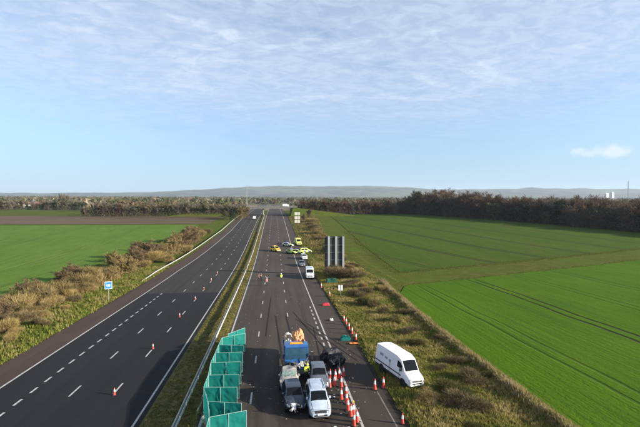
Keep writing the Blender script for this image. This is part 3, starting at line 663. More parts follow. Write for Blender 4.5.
# ------------------------------------------------------------------ motor vehicles
GLASS = mat('dark_glass', (.006, .008, .010), .10, .14, var=.1, scale=1.)
GLASS_G = mat('crazed_glass_screen_reflection', (.16, .22, .20), .3, .6, var=.5, scale=7., bump=.01)  # crazed windscreen; green reflection of the teal screens painted into its colour
RUBBER = mat('tyre_rubber', (.018, .018, .018), .85, .2, var=.2)
RIM = mat('alloy_rim', (.45, .45, .46), .35, .5, metal=.7, var=.15)
BLACKP = mat('black_plastic', (.018, .018, .019), .6, .4, var=.2)
CHROME = mat('bright_metal', (.6, .6, .6), .25, .5, metal=.9, var=.1)
LAMP = mat('headlamp_glass', (.30, .32, .34), .12, .8, var=.25, scale=9)
TAILR = mat('tail_lamp_red', (.40, .015, .012), .25, .6, var=.15)
PLATE_W = mat('plate_white', (.75, .75, .72), .5, .4, var=.04); PLATE_Y = mat('plate_yellow', (.75, .55, .05), .5, .4, var=.04)
AMBER = mat('amber_lamp', (.75, .28, .02), .3, .6, var=.1); BLUEL = mat('blue_lamp', (.03, .12, .65), .25, .6, var=.1)
HIVY = mat('hi_vis_yellow', (.62, .80, .05), .55, .4, var=.08); POLB = mat('police_blue', (.02, .05, .32), .4, .5, var=.08)
ORNG = mat('warning_orange', (.80, .20, .03), .55, .4, var=.12); REDC = mat('cone_red', (.50, .040, .022), .55, .4, var=.25, scale=4.)
WHITEP = mat('reflective_white', (.76, .76, .76), .45, .5, var=.06)
def paint(name, col, rough=.34, var=.14): return mat(name, col, rough, .45, var=var, scale=2.6, coat=.3)
class Loft:
    """body of a vehicle as rings at stations along x (front = +x)"""
    def __init__(s, st): s.st = st
    def ring_pt(s, u, r):       # u station index (float), r ring index 0..7 (float, 7 = centre line), side +y
        i = min(int(u), len(s.st)-2); t = u-i; a, b = s.st[i], s.st[i+1]
        g = lambda k: a[k]*(1-t)+b[k]*t
        x, w_, zb, zt, wr, zr, cr = [g(k) for k in range(7)]
        pts = [(0, zb), (w_*.86, zb), (w_*.975, zb+.10), (w_, zb+(zt-zb)*.55), (w_*.965, zt), (wr, zr), (wr*.55, zr+cr*.75), (0, zr+cr)]
        j = min(int(r), 6); q = r-j
        return Vector((x, pts[j][0]*(1-q)+pts[j+1][0]*q, pts[j][1]*(1-q)+pts[j+1][1]*q))
    def body(s, sub=3, rsub=2):
        mb = MB(); us = [i+k/sub for i in range(len(s.st)-1) for k in range(sub)]+[len(s.st)-1.]
        rs = [j+k/rsub for j in range(7) for k in range(rsub)]+[7.]
        n = 2*len(rs)-2; pts = []
        for u in us:
            half = [s.ring_pt(u, r) for r in rs]
            pts += half+[Vector((p.x, -p.y, p.z)) for p in half[1:-1][::-1]]
        fs = [(k*n+i, k*n+(i+1) % n, (k+1)*n+(i+1) % n, (k+1)*n+i) for k in range(len(us)-1) for i in range(n)]
        fs += [tuple(range(n))[::-1], tuple((len(us)-1)*n+i for i in range(n))]
        mb.add(pts, fs); return mb
    def patch(s, u0, u1, r0, r1, side=1, off=.008, nu=4, nv=4, taper=0.):
        """panel lying proud of the surface; side 0 spans the centre line"""
        mb = MB(); pts = []
        def pos(u, r, sg):
            p = s.ring_pt(u, r); return Vector((p.x, p.y*sg, p.z))
        for i in range(nu):
            u = u0+(u1-u0)*i/(nu-1)
            for j in range(nv if side else 2*nv-1):
                if side: r = r0+(r1-r0)*j/(nv-1); sg = side
                else:
                    k = j-(nv-1); r = 7-(7-r0)*abs(k)/(nv-1); sg = 1 if k >= 0 else -1
                e = 1e-3; p = pos(u, r, sg); du = pos(min(u+e, len(s.st)-1.001), r, sg)-pos(max(u-e, 0), r, sg); dr = pos(u, min(r+e, 7), sg)-pos(u, max(r-e, 0), sg)
                nrm = du.cross(dr)
                nrm = nrm.normalized() if nrm.length > 1e-12 else Vector((0, 0, 1))
                if nrm.dot(p-Vector((p.x if side else p.x*.6, 0, .55))) < 0: nrm = -nrm
                pts.append(p+nrm*off)
        mb.grid(pts, nu, nv if side else 2*nv-1); return mb
def wheel_meshes(r, wd):
    t = MB().lathe([(r*.62, -wd/2), (r*.93, -wd/2), (r, -wd*.35), (r, wd*.35), (r*.93, wd/2), (r*.62, wd/2)], 18, axis=1).mesh('tyre', RUBBER, smooth=40)
    k = MB().lathe([(r*.10, -wd*.40), (r*.62, -wd*.40), (r*.66, -wd*.46), (r*.66, wd*.46), (r*.62, wd*.40), (r*.10, wd*.40)], 14, axis=1)
    for i in range(5):
        a = 2*math.pi*i/5
        for sg in (-1, 1): k.box((math.cos(a)*r*.36, sg*wd*.42, math.sin(a)*r*.36), (r*.5, .02, .06), Matrix.Rotation(-a, 3, 'Y'))
    return t, k.mesh('rim', RIM, smooth=40)
WM = {}
def wheels(parent, xs_, y, r, wd, fn=None, skip=()):
    key = (r, wd)
    if key not in WM: WM[key] = wheel_meshes(r, wd)
    k = 0
    for x in xs_:
        for sg in (-1, 1):
            k += 1
            if k in skip: continue
            o = link('wheel', WM[key][0], parent, (x, sg*y, r)); link('rim', WM[key][1], o)
def car_stations(L, W, H, belt=.93, hood=.86, kind='hatch'):
    w_ = W/2; l = L/2
    if kind == 'mpv':
        return [(-l, w_*.86, .32, .62, w_*.70, .63, .01), (-l*.97, w_*.93, .26, .95, w_*.84, 1.0, .03), (-l*.86, w_*.985, .2, belt+.06, w_*.70, H-.06, .03), (-l*.3, w_, .2, belt+.03, w_*.74, H, .04), (l*.16, w_, .2, belt, w_*.735, H-.04, .045), (l*.56, w_*.99, .2, hood+.14, w_*.82, hood+.19, .05), (l*.80, w_*.96, .22, hood-.03, w_*.76, hood+.02, .05), (l*.94, w_*.86, .25, hood-.20, w_*.66, hood-.14, .04), (l, w_*.74, .30, .46, w_*.6, .52, .02)]
    if kind == 'van':
        return [(-l, w_*.94, .45, 1.30, w_*.86, H-.12, .04), (-l*.985, w_*.98, .40, 1.32, w_*.90, H-.05, .06), (-l*.6, w_, .38, 1.34, w_*.90, H, .07), (l*.22, w_, .38, 1.34, w_*.89, H-.02, .07), (l*.44, w_, .38, 1.36, w_*.84, H-.22, .07), (l*.70, w_*.985, .38, 1.25, w_*.86, 1.36, .05), (l*.90, w_*.95, .38, 1.02, w_*.84, 1.12, .05), (l*.975, w_*.88, .38, .86, w_*.74, .92, .03), (l, w_*.82, .42, .66, w_*.7, .70, .02)]
    return [(-l, w_*.84, .34, .60, w_*.68, .62, .01), (-l*.96, w_*.92, .28, .90, w_*.80, .94, .03), (-l*.74, w_*.98, .2, belt+.03, w_*.68, H-.07, .03), (-l*.25, w_, .2, belt+.01, w_*.73, H, .035), (l*.08, w_, .2, belt-.02, w_*.725, H-.03, .04), (l*.42, w_*.99, .2, hood+.06, w_*.82, hood+.11, .05), (l*.78, w_*.96, .22, hood-.08, w_*.76, hood-.02, .05), (l*.94, w_*.86, .25, hood-.22, w_*.66, hood-.16, .04), (l, w_*.74, .30, .44, w_*.6, .50, .02)]
def make_car(name, L, W, H, paintm, kind='hatch', label='', group=None, cat='car', loc=(0, 0, 0), rot=(0, 0, 0), fn=None, glass=None, skip=(), front_smashed=False, police=None, rack=False):
    st = car_stations(L, W, H, kind=kind); lf = Loft(st); o = empty(name, loc, rot, label, cat, group); l = L/2; gm = glass or GLASS
    body = lf.body(4, 2).build('body', paintm, o, smooth=38, fn=fn)
    van = kind == 'van'
    # glass
    lf.patch(4.10, 4.93, 5.22, 7, 0, .010, 5, 5).build('windscreen', gm, o, smooth=60, fn=fn)
    if not van: lf.patch(1.10, 1.88, 5.3, 7, 0, .010, 4, 4).build('rear_window', GLASS, o, smooth=60, fn=fn)
    for sg in (-1, 1):
        if van:
            lf.patch(3.30, 4.35, 4.18, 4.72, sg, .010).build('side_window', GLASS, o, fn=fn)
            lf.patch(.15, 6.2, 1.65, 2.35, sg, .012, 12, 3).build('sill_trim', BLACKP, o, fn=fn)
            lf.patch(1.0, 4.4, 3.0, 3.25, sg, .012, 8, 2).build('rubbing_strip', BLACKP, o, fn=fn)
        else:
            lf.patch(3.12, 4.05, 4.12, 4.86, sg, .010).build('side_window', GLASS, o, fn=fn)
            lf.patch(2.12, 3.02, 4.12, 4.86, sg, .010).build('side_window', GLASS, o, fn=fn)
            lf.patch(4.15, 4.55, 4.14, 4.72, sg, .010).build('quarter_window', GLASS, o, fn=fn)
            lf.patch(.6, 6.9, 1.15, 1.95, sg, .010, 10, 3).build('sill_trim', BLACKP, o, fn=fn)
        lf.patch(6.55, 7.60, 4.05, 4.95, sg, .014).build('headlight', LAMP, o, fn=fn)
        if van: lf.patch(6.42, 7.75, 3.75, 5.15, sg, .008).build('lamp_surround', BLACKP, o, fn=fn)
        lf.patch(.45 if not van else .02, 1.25 if not van else .5, 3.1, 3.95, sg, .014).build('tail_light', TAILR, o, fn=fn)
        # door mirror
        mp = lf.ring_pt(4.35, 4.25); mbm = MB(); mbm.box((mp.x, sg*(mp.y+.11), mp.z+.03), (.14, .20, .15 if not van else .28), None, .85); mbm.build('door_mirror', paintm if not van else BLACKP, o, fn=fn)
        # wheel arches
    wr = .33 if not van else .36; wx = (-l*.60, l*.62) if not van else (-l*.55, l*.66)
    for x in wx:
        for sg in (-1, 1):
            MB().lathe([(wr*1.22, -.02), (wr*1.24, .0), (wr*1.22, .02)], 20, (x, sg*(W/2-.012), wr+.02), axis=1).build('wheel_arch', BLACKP, o, fn=fn)
    wheels(o, wx, W/2-.085, wr, .21, skip=skip)
    # front face
    nz = l+.004
    if not front_smashed:
        lf.patch(7.12, 7.85, 5.4, 7, 0, .012, 3, 4).build('grille', BLACKP, o, fn=fn)
        MB().box((nz, 0, .40 if not van else .62), (.03, W*.55, .11)).build('lower_grille', BLACKP, o, fn=fn)
        MB().box((nz+.025, 0, .50 if not van else .54), (.02, .52, .115)).build('number_plate', PLATE_W, o, fn=fn)
        MB().tube((nz-.2, 0, 0), (nz-.2, 0, 0.001), .01)
    MB().box((-nz, 0, .55), (.02, .52, .115)).build('number_plate', PLATE_Y, o, fn=fn)
    if not van and not front_smashed:
        for sg in (-1, 1):
            MB().box((nz-.05, sg*W*.30, .40), (.08, .20, .11)).build('fog_lamp', BLACKP, o, fn=fn)
            lf.patch(6.42, 6.56, 3.95, 4.95, sg, .010).build('lamp_surround', BLACKP, o, fn=fn)
        lf.patch(7.0, 7.14, 4.6, 7, 0, .010, 2, 6).build('bumper_seam', BLACKP, o, fn=fn)
        a_ = lf.ring_pt(2.3, 7); MB().tube((a_.x, .0, a_.z), (a_.x-.18, 0, a_.z+.25), .008, n=4).build('aerial', BLACKP, o)
    if not van:
        for sg in (-1, 1):
            for u_ in (2.1, 3.07, 4.2): lf.patch(u_, u_+.035, 2.1, 4.0, sg, .006, 2, 5).build('door_seam', BLACKP, o, fn=fn)
            lf.patch(5.05, 6.75, 5.12, 5.22, sg, .006, 6, 2).build('bonnet_seam', BLACKP, o, fn=fn)
            lf.patch(2.3, 2.5, 3.45, 3.62, sg, .02, 2, 2).build('door_handle', BLACKP, o, fn=fn)
        lf.patch(6.75, 6.80, 5.2, 7, 0, .006, 2, 5).build('bonnet_seam', BLACKP, o, fn=fn)
    # wipers
    if not van:
        a = lf.ring_pt(4.93, 6.9); mbw = MB()
        for y in (-.35, .2): mbw.tube((a.x+.02, y, a.z+.015), (a.x-.14, y+.48, a.z+.10), .012, n=4)
        mbw.build('wiper', BLACKP, o, fn=fn)
    if rack:
        for sg in (-1, 1):
            a, b = lf.ring_pt(2.2, 5.3), lf.ring_pt(3.9, 5.3); MB().tube((a.x, sg*a.y, a.z+.05), (b.x, sg*b.y, b.z+.06), .022, n=5).build('roof_rail', BLACKP, o, fn=fn)
    if police:
        c1, c2 = police
        for sg in (-1, 1):
            for k in range(9):
                u0 = .9+k*.66; lf.patch(u0, u0+.62, 2.4 if van else 2.25, 3.9, sg, .014, 3, 3).build('side_check', c1 if k % 2 == 0 else c2, o)
        lf.patch(.25, 1.0, 5.0, 7, 0, .014, 3, 3).build('rear_marking', HIVY, o)
        lf.patch(5.2, 6.6, 5.4, 7, 0, .014, 3, 4).build('bonnet_marking', c1, o)
        zz = lf.ring_pt(3.2, 7).z
        MB().box((lf.ring_pt(3.2, 7).x, 0, zz+.07), (.28, W*.62, .13), None, .9).build('light_bar', BLUEL if c2 is POLB else AMBER, o)
    return o
def crumple(x0, amt, seed=0, sink=0., rear=False, ymul=1.):
    def f(p):
        t = max(0., (p.x-x0) if not rear else (-p.x-x0)); t = min(t, 1.6)
        if t <= 0: return p
        q = p*2.1+Vector((seed*3.7, seed, 0)); n = Vector((mnoise.noise(q), mnoise.noise(q+Vector((9, 0, 0))), mnoise.noise(q+Vector((0, 7, 3)))))
        q2 = p*5.3+Vector((seed, 4, seed)); n2 = Vector((mnoise.noise(q2), mnoise.noise(q2+Vector((9, 0, 0))), mnoise.noise(q2+Vector((0, 7, 3)))))
        k = min(1., t/.7)*amt
        sg = -1 if rear else 1
        return p+n*k*.9+n2*k*.5+Vector((-sg*t*amt*1.1, 0, -sink*k*max(0, p.z-.4)))
    return f
TOWARD = -math.pi/2      # heading -Y: facing the camera
P_SILV = paint('silver_blue_paint', (.36, .42, .50), .25); P_NAVY = paint('dark_blue_grey_paint', (.026, .032, .052), .25); P_GREY = paint('slate_grey_paint', (.085, .095, .115), .3)
P_BEIGE = paint('silver_beige_paint', (.27, .26, .235), .32, .12); P_WHITE = paint('white_paint', (.68, .69, .70), .3, .05); P_BLACK = mat('scorched_black', (.020, .020, .021), .55, .4, var=.5, scale=4.)
P_BLUE = paint('truck_blue', (.018, .095, .28), .38)

make_car('people_carrier', 4.45, 1.80, 1.62, P_SILV, 'mpv', 'pale silver-blue people carrier with black windscreen facing the camera, front of the pile-up', loc=(3.58, 33.0, 0), rot=(0, 0, TOWARD+R(1)), rack=True)
navy = make_car('wrecked_car', 4.3, 1.76, 1.46, P_NAVY, 'hatch', 'dark blue-grey car with smashed front end beside the silver people carrier', loc=(1.62, 33.95, 0), rot=(0, 0, TOWARD+R(4)), fn=crumple(.95, .24, 3, .25), front_smashed=True)
make_car('car', 4.2, 1.74, 1.47, P_GREY, 'hatch', 'slate grey car directly behind the silver people carrier', loc=(4.2, 37.75, 0), rot=(0, 0, TOWARD+R(-1)), fn=crumple(1.3, .12, 8, .1))
make_car('crushed_car', 3.6, 1.74, 1.42, P_BEIGE, 'hatch', 'crushed silver-beige car jammed under the front of the blue truck', loc=(1.42, 37.6, 0), rot=(0, 0, TOWARD+R(-4)), fn=lambda p: crumple(-.2, .14, 5, .3, True)(crumple(.7, .16, 6, .2)(p)), glass=GLASS_G)
def engine_bits(parent, x0, seed, mats, n=16, zlo=.3, zhi=.75, spread=.6):
    rr = random.Random(seed)
    for i in range(n):
        m = MB(); s = rr.uniform(.08, .28)
        rot = Matrix.Rotation(rr.uniform(0, 3), 3, 'X') @ Matrix.Rotation(rr.uniform(0, 3), 3, 'Y')
        c = Vector((x0+rr.uniform(-.25, .3), rr.uniform(-spread, spread), rr.uniform(zlo, zhi)))
        if rr.random() < .5:
            pts = [];
            for a in range(4):
                for b in range(4):
                    v = rot @ Vector(((a-1.5)*s*.7, (b-1.5)*s*.5, rr.uniform(-.05, .05))); pts.append(c+v)
            m.grid(pts, 4, 4)
        else: m.tube(c, c+rot @ Vector((0, 0, s*2.4)), s*.22, s*.16, 7)
        m.build('torn_panel' if i % 2 else 'engine_part', rr.choice(mats), parent)
engine_bits(navy, 1.85, 4, [CHROME, RIM, BLACKP, P_WHITE, STEEL_D], 18)
# black burnt-out wreck with its engine bay torn open
wreck = make_car('burnt_wreck', 3.5, 1.75, 1.45, P_BLACK, 'hatch', 'black mangled wreck of a car with engine bay torn open near the cones', loc=(6.25, 42.4, 0), rot=(0, 0, TOWARD+R(18)), fn=lambda p: crumple(-.9, .22, 12, .35, True)(crumple(.0, .30, 11, .30)(p)), front_smashed=True, glass=BLACKP, skip=(4,))
engine_bits(wreck, 1.05, 9, [STEEL_D, RIM, BLACKP, P_BLACK, BLACKP], 30, .35, 1.05, .75)

# white van on the verge
van = make_car('white_van', 5.6, 1.92, 2.5, P_WHITE, 'van', 'white high-roofed panel van stranded on the grass verge right of the shoulder', cat='van', loc=(12.0, 37.75, .06), rot=(R(-5), R(3), TOWARD+R(19)))
# graffiti-like soiling and faint lettering on the van's side cannot be read in the photograph: only dirt is shown
for sg in (-1,):
    MB().box((-.2, -1.03, 1.05), (.03, .012, 1.5)).build('door_seam', BLACKP, van); MB().box((1.35, -1.025, 1.05), (.03, .012, 1.35)).build('door_seam', BLACKP, van)

for x, z, w_, h_ in ((-1.75, 1.72, .55, .26), (-.95, 1.66, .42, .20), (-.35, 1.60, .30, .24)):
    MB().box((x, -.945+(z-1.34)*.075, z), (w_, .012, h_)).build('side_graphic', mat('van_graphic', (.24, .28, .36), .5, .4, var=.3, scale=4.), van)
# ------------------------------------------------------------------ blue truck and its load
truck = empty('blue_truck', (2.22, 39.15, 0), (0, 0, TOWARD), 'blue flatbed truck with crumpled cab front at the back of the pile-up', 'truck')
W2 = 1.22
cabst = [(-1.95, W2*.97, .75, 1.75, W2*.93, 2.75, .05), (-1.85, W2, .70, 1.78, W2*.95, 2.86, .06), (-.55, W2, .70, 1.75, W2*.95, 2.90, .07), (-.25, W2, .70, 1.68, W2*.93, 2.78, .06), (.0, W2*.99, .62, 1.52, W2*.95, 1.60, .03), (.06, W2*.97, .55, 1.15, W2*.93, 1.22, .01)]
cf = Loft(cabst); tfn = lambda p: p+Vector((-.10*max(0, .9-abs(p.z-1.2))*(1 if p.x > -.4 else 0)*(1+1.2*mnoise.noise(p*2.3)), 0, 0))
cf.body(4, 2).build('cab', P_BLUE, truck, smooth=38, fn=tfn)
cf.patch(3.08, 3.92, 5.12, 7, 0, .012, 5, 5).build('windscreen', mat('truck_glass', (.02, .06, .10), .12, .4, var=.3, scale=2.), truck, smooth=60, fn=tfn)
for sg in (-1, 1):
    cf.patch(1.35, 2.9, 4.15, 4.8, sg, .012).build('side_window', GLASS, truck)
    m = MB(); m.tube((-.1, sg*1.2, 2.3), (.05, sg*1.5, 2.3), .02, n=5); m.tube((-.1, sg*1.2, 1.75), (.05, sg*1.5, 1.75), .02, n=5); m.box((.05, sg*1.5, 2.02), (.09, .22, .62)); m.build('door_mirror', BLACKP, truck)
    MB().box((.05, sg*.88, .78), (.10, .42, .22)).build('headlight', LAMP, truck, fn=tfn)
MB().box((.07, 0, 1.05), (.05, 1.5, .32)).build('grille', BLACKP, truck, fn=tfn)
MB().box((.10, 0, .52), (.20, 2.4, .30)).build('bumper', STEEL_D, truck, fn=tfn)
MB().box((-.33, 0, 2.86), (.30, 2.2, .10), Matrix.Rotation(R(16), 3, 'Y')).build('sun_visor', P_BLUE, truck)
m = MB(); m.box((-4.1, .42, .82), (5.4, .10, .25)); m.box((-4.1, -.42, .82), (5.4, .10, .25)); m.build('chassis', BLACKP, truck)
WOODB = mat('bed_timber', (.16, .10, .06), .85, .2, var=.3, scale=3.)
for k in range(8):
    MB().box((-4.5, -1.10+k*.314, 1.06), (4.6, .30, .06)).build('bed_plank', WOODB, truck)
MB().box((-2.16, 0, 1.75), (.07, 2.4, 1.35)).build('headboard', P_BLUE, truck)
for sg in (-1, 1): MB().box((-4.5, sg*1.235, 1.28), (4.6, .05, .46)).build('drop_side', P_BLUE, truck)
MB().box((-6.83, 0, 1.28), (.05, 2.5, .46)).build('tailboard', P_BLUE, truck)
WM[(.48, .28)] = wheel_meshes(.48, .28)
wheels(truck, (-1.0, -5.2), 1.05, .48, .28)
engine_bits(truck, .22, 21, [mat('torn_tan_panel', (.30, .24, .17), .6, .3, var=.3, scale=5.), MATS['torn_tan_panel'], P_BEIGE, STEEL_D, BLACKP, WHITEP], 26, 1.0, 1.62, 1.0)
MB().box((-1.0, 0, 3.02), (.26, 1.3, .12), None, .9).build('beacon_bar', AMBER, truck)
MB().box((-1.45, .5, 2.97), (.4, .5, .06)).build('roof_hatch', BLACKP, truck)
m = MB()
for y_ in (-.6, .15): m.tube((.02, y_, 1.66), (-.18, y_+.55, 2.2), .016, n=4)
m.build('wiper', BLACKP, truck)
# load (world coordinates: truck front at y = 39.15, bed from 41.3 to 47.6)
TARP = mat('orange_tarpaulin', (.36, .13, .05), .7, .3, col2=(.50, .27, .14), scale=2.2, bump=.03, bscale=5.)
def heap(name, c, d, seed, material, label, cat, parent=None, nu=16, nv=16, rough=.3):
    mb = MB(); pts = []
    for i in range(nu):
        for j in range(nv):
            a, b = i/(nu-1)*2-1, j/(nv-1)*2-1
            q = Vector((a*1.7+seed, b*1.7, seed)); e = max(0, 1-max(abs(a), abs(b))**4)
            z = d[2]*(e**.30)*(.80+rough*.6*mnoise.noise(q*.7)+.5*rough*mnoise.noise(q*2.3))
            pts.append((a*d[0]/2*(1+.1*mnoise.noise(q+Vector((5, 5, 5)))), b*d[1]/2*(1+.1*mnoise.noise(q+Vector((9, 5, 5)))), max(0, z)))
    mb.grid(pts, nu, nv); n = len(mb.v); k = len(pts)
    o = mb.build(name, material, parent, smooth=50, loc=c)
    if o.data.polygons[nu*nv//2].normal.z < 0: o.data.flip_normals()
    return tag(o, label, cat)
heap('tarpaulin_load', (2.60, 42.75, 1.095), (1.5, 2.7, 2.25), 2.2, TARP, 'crumpled orange tarpaulin covering the load on the blue truck', 'tarpaulin', rough=.45)
BAGW = mat('white_sacking', (.62, .58, .52), .8, .2, var=.2, scale=3., bump=.02)
heap('bulk_bag', (1.50, 42.0, 1.095), (.92, 1.0, 2.15), 5.1, BAGW, 'pale bulk bag on the truck bed right behind the blue cab', 'bag')
heap('bulk_bag', (1.48, 43.1, 1.095), (.92, 1.05, 2.2), 7.7, mat('buff_sacking', (.48, .34, .24), .8, .2, var=.25, scale=3., bump=.02), 'buff bulk bag on the truck bed behind the pale one', 'bag')
heap('bulk_bag', (1.55, 44.3, 1.095), (.92, 1.05, 1.9), 9.7, BAGW, 'pale bulk bag farthest back on the truck bed', 'bag')
heap('orange_crate_cover', (2.6, 45.05, 1.095), (1.5, 1.6, 2.0), 12.3, TARP, 'smaller orange sheeted heap behind the tarpaulin on the truck', 'tarpaulin')

# ------------------------------------------------------------------ teal incident screens
TEAL = mat('teal_screen_fabric', (.006, .175, .150), .7, .25, var=.10, scale=1.2, translucent=.35, bump=.02, bscale=3.)
FRAME = mat('screen_frame', (.20, .33, .31), .5, .4, metal=.1, var=.2)
def screen(a, b, h, label, seed):
    a, b = Vector((*a, 0)), Vector((*b, 0)); c = (a+b)/2; d = b-a; ln = d.length; ang = math.atan2(d.y, d.x)
    o = empty('incident_screen', c, (0, 0, ang), label, 'screen', 'teal incident screens')
    mb = MB(); pts = []; nu, nv = 29, 21
    for i in range(nu):
        for j in range(nv):
            u, v = i/(nu-1), j/(nv-1); e = min(1, 5*min(u, 1-u, v, 1-v))
            pts.append(((u-.5)*(ln-.07), (.10*mnoise.noise(Vector((u*3+seed, v*2, seed)))+.05*mnoise.noise(Vector((u*9+v*3, v*5, seed)))+.02*mnoise.noise(Vector((u*20, v*16+u*8, seed))))*e, .10+(h-.14)*v))
    mb.grid(pts, nu, nv); mb.build('fabric', TEAL, o, smooth=60)
    for x in (-ln/2, 0, ln/2): MB().tube((x, -.045 if x == 0 else 0, 0), (x, -.045 if x == 0 else 0, h), .024, n=6).build('post', FRAME, o)
    for z in (.08, h): MB().tube((-ln/2, 0, z), (ln/2, 0, z), .022, n=6).build('cross_bar', FRAME, o)
    for x in (-ln/2, ln/2): MB().box((x, 0, .02), (.07, .7, .04)).build('foot', BLACKP, o)
    for x in (-ln/2, ln/2): MB().tube((x*.98, 0, h*.62), (x*.9, .62, .03), .016, n=5).build('stay', FRAME, o)
    return o
def G2(x, y, z):        # pixel seen at height z above level ground
    d = FOC*(CAM_H-z)/(y-HOR); X, Y, _ = ray(x, y, d); return (X, Y)
SH = 2.15
fronts = [((209, 418.3), (246, 411.5)), ((207.5, 402.3), (241, 404.2)), ((203.3, 388), (236.5, 388)), ((208, 375.8), (238.5, 375.2)), ((210.5, 363.2), (240.5, 362.3)), ((215, 353.5), (242, 352.5)), ((218.5, 345.2), (243.5, 346)), ((222, 338), (245, 333.6))]
ords = ['nearest the camera', 'second from the camera', 'third from the camera', 'fourth from the camera', 'fifth from the camera', 'fourth from the far end', 'second from the far end', 'at the far end']
ords[5] = 'third from the far end'
ends = []
for k, ((x0, y0), (x1, y1)) in enumerate(fronts):
    a, b = G2(x0, y0, SH), G2(x1, y1, SH); ends.append((a, b))
    screen(a, b, SH, 'teal fabric screen set across the lane, '+ords[k], k*1.7)
for k in range(len(ends)-1):
    a, b = ends[k][0], ends[k+1][0]
    a2 = (a[0]+(b[0]-a[0])*.03-.03, a[1]+(b[1]-a[1])*.03); b2 = (a[0]+(b[0]-a[0])*.97-.03, a[1]+(b[1]-a[1])*.97)
    screen(a2, b2, SH, 'teal screen along the central reserve joining two cross screens, '+['nearest the camera', 'second from the camera', 'third from the camera', 'fourth from the camera', 'third from the far end', 'second from the far end', 'at the far end'][k], 20+k)
# nearer continuation, below the frame
a = ends[0][0]; screen((a[0]+.02, a[1]-2.4), (a[0]-.05, a[1]-.1), SH, 'teal screen running towards the camera at the bottom edge of the picture', 33)
b = ends[-1]; screen((b[0][0]+.5, b[0][1]+1.2), (b[1][0]-.2, b[1][1]+2.2), SH, 'teal screen standing behind all the others in shade', 41)

# ------------------------------------------------------------------ traffic cones
cone_b = MB().box((0, 0, .03), (.46, .46, .06), None, .94).mesh('base', BLACKP)
cone_m = MB().lathe([(.17, .06), (.155, .10), (.045, .98), (.03, 1.0)], 14).mesh('cone_body', REDC, smooth=50)
def sleeve(z0, z1): 
    r = lambda z: .155-(z-.10)*.125+.006
    return MB().lathe([(r(z0)-.01, z0), (r(z0), z0), (r(z1), z1), (r(z1)-.01, z1)], 14).mesh('sleeve', WHITEP, smooth=50)
sl1, sl2 = sleeve(.52, .84), sleeve(.22, .40)
yel_t = MB().lathe([(.05, 1.0), (.075, 1.02), (.075, 1.14), (.04, 1.18)], 10).mesh('lamp', mat('cone_lamp_yellow', (.80, .50, .03), .4, .5, var=.1), smooth=50)
def cone(px, py, label, group='traffic cones', lamp=False, s=1.0, double=False):
    p = P(px, py); o = empty('traffic_cone', p, (0, 0, rd.uniform(0, 1.5)), label, 'traffic cone', group); o.scale = (s, s, s)
    link('base', cone_b, o); link('cone_body', cone_m, o); link('sleeve', sl1, o)
    if lamp: link('lamp', yel_t, o)
    return o
for px, py, lb in ((113.3, 396, 'red and white cone on the left carriageway, nearest the camera'), (152.3, 349.5, 'second nearest cone on the left carriageway'), (179.2, 317.5, 'third nearest cone on the left carriageway'), (194.9, 300, 'fourth nearest cone on the left carriageway'),
                   (203.6, 290, 'fifth nearest cone on the left carriageway'), (211, 281, 'sixth nearest cone on the left carriageway'), (217, 274, 'farthest cone of the row on the left carriageway')):
    cone(px, py, lb, 'cones on the left carriageway', s=.66)
row = [(330.5, 380), (339.3, 379), (343.7, 377), (329.8, 388.3), (334.6, 386.5), (341.5, 387.8), (341.6, 400.5), (346.3, 397.0), (348.3, 411.5), (353.6, 416.5), (354.3, 427), (357.3, 423.5), (335.5, 380.5), (346.8, 404.5), (351.0, 417.5)]
rl = ['cone right of the slate grey car, leftmost of the far three by the wreck', 'cone in front of the black wreck, middle of the far three', 'cone in front of the black wreck, rightmost of the far three', 'cone beside the rear of the silver people carrier, leftmost of three', 'cone beside the rear of the silver people carrier, middle of three', 'cone just left of the edge line, rightmost of three beside the people carrier', 'cone on the edge line level with the people carrier mirror, left one of two', 'cone on the edge line level with the people carrier mirror, right one of two', 'lone cone on the edge line level with the people carrier bonnet', 'cone with a yellow lamp on top on the edge line', 'cone on the edge line cut by the bottom of the picture', 'cone on the edge line just right of the lowest one', 'cone between the leftmost and middle of the far three by the wreck', 'cone on the edge line just below the pair level with the mirror', 'cone just left of the one with the yellow lamp']
for i, ((px, py), lb) in enumerate(zip(row, rl)): cone(px, py, lb, 'cones along the edge line by the pile-up', lamp=i == 9)
cone(375.2, 390.5, 'cone at the shoulder edge in front of the van, left of two', 'cones by the van'); cone(383.8, 388.5, 'cone at the shoulder edge in front of the van, right of two', 'cones by the van'); cone(403, 425, 'short cone in the grass at the bottom of the picture', 'cones by the van', s=.8)
for i, (px, py) in enumerate(((321.3, 288), (329.6, 296.5), (344, 322), (346.3, 325), (349, 330), (352.2, 334.5), (356, 341))):
    cone(px, py, 'cone along the outer edge of the right shoulder, '+['farthest of seven', 'second farthest of seven', 'third farthest of seven', 'middle of seven', 'third nearest of seven', 'second nearest of seven', 'nearest of seven, by the orange board'][i], 'cones along the outer edge of the right shoulder')
for i, (px, py) in enumerate(((209, 266), (222, 262), (212, 272), (226, 256))):
    pass

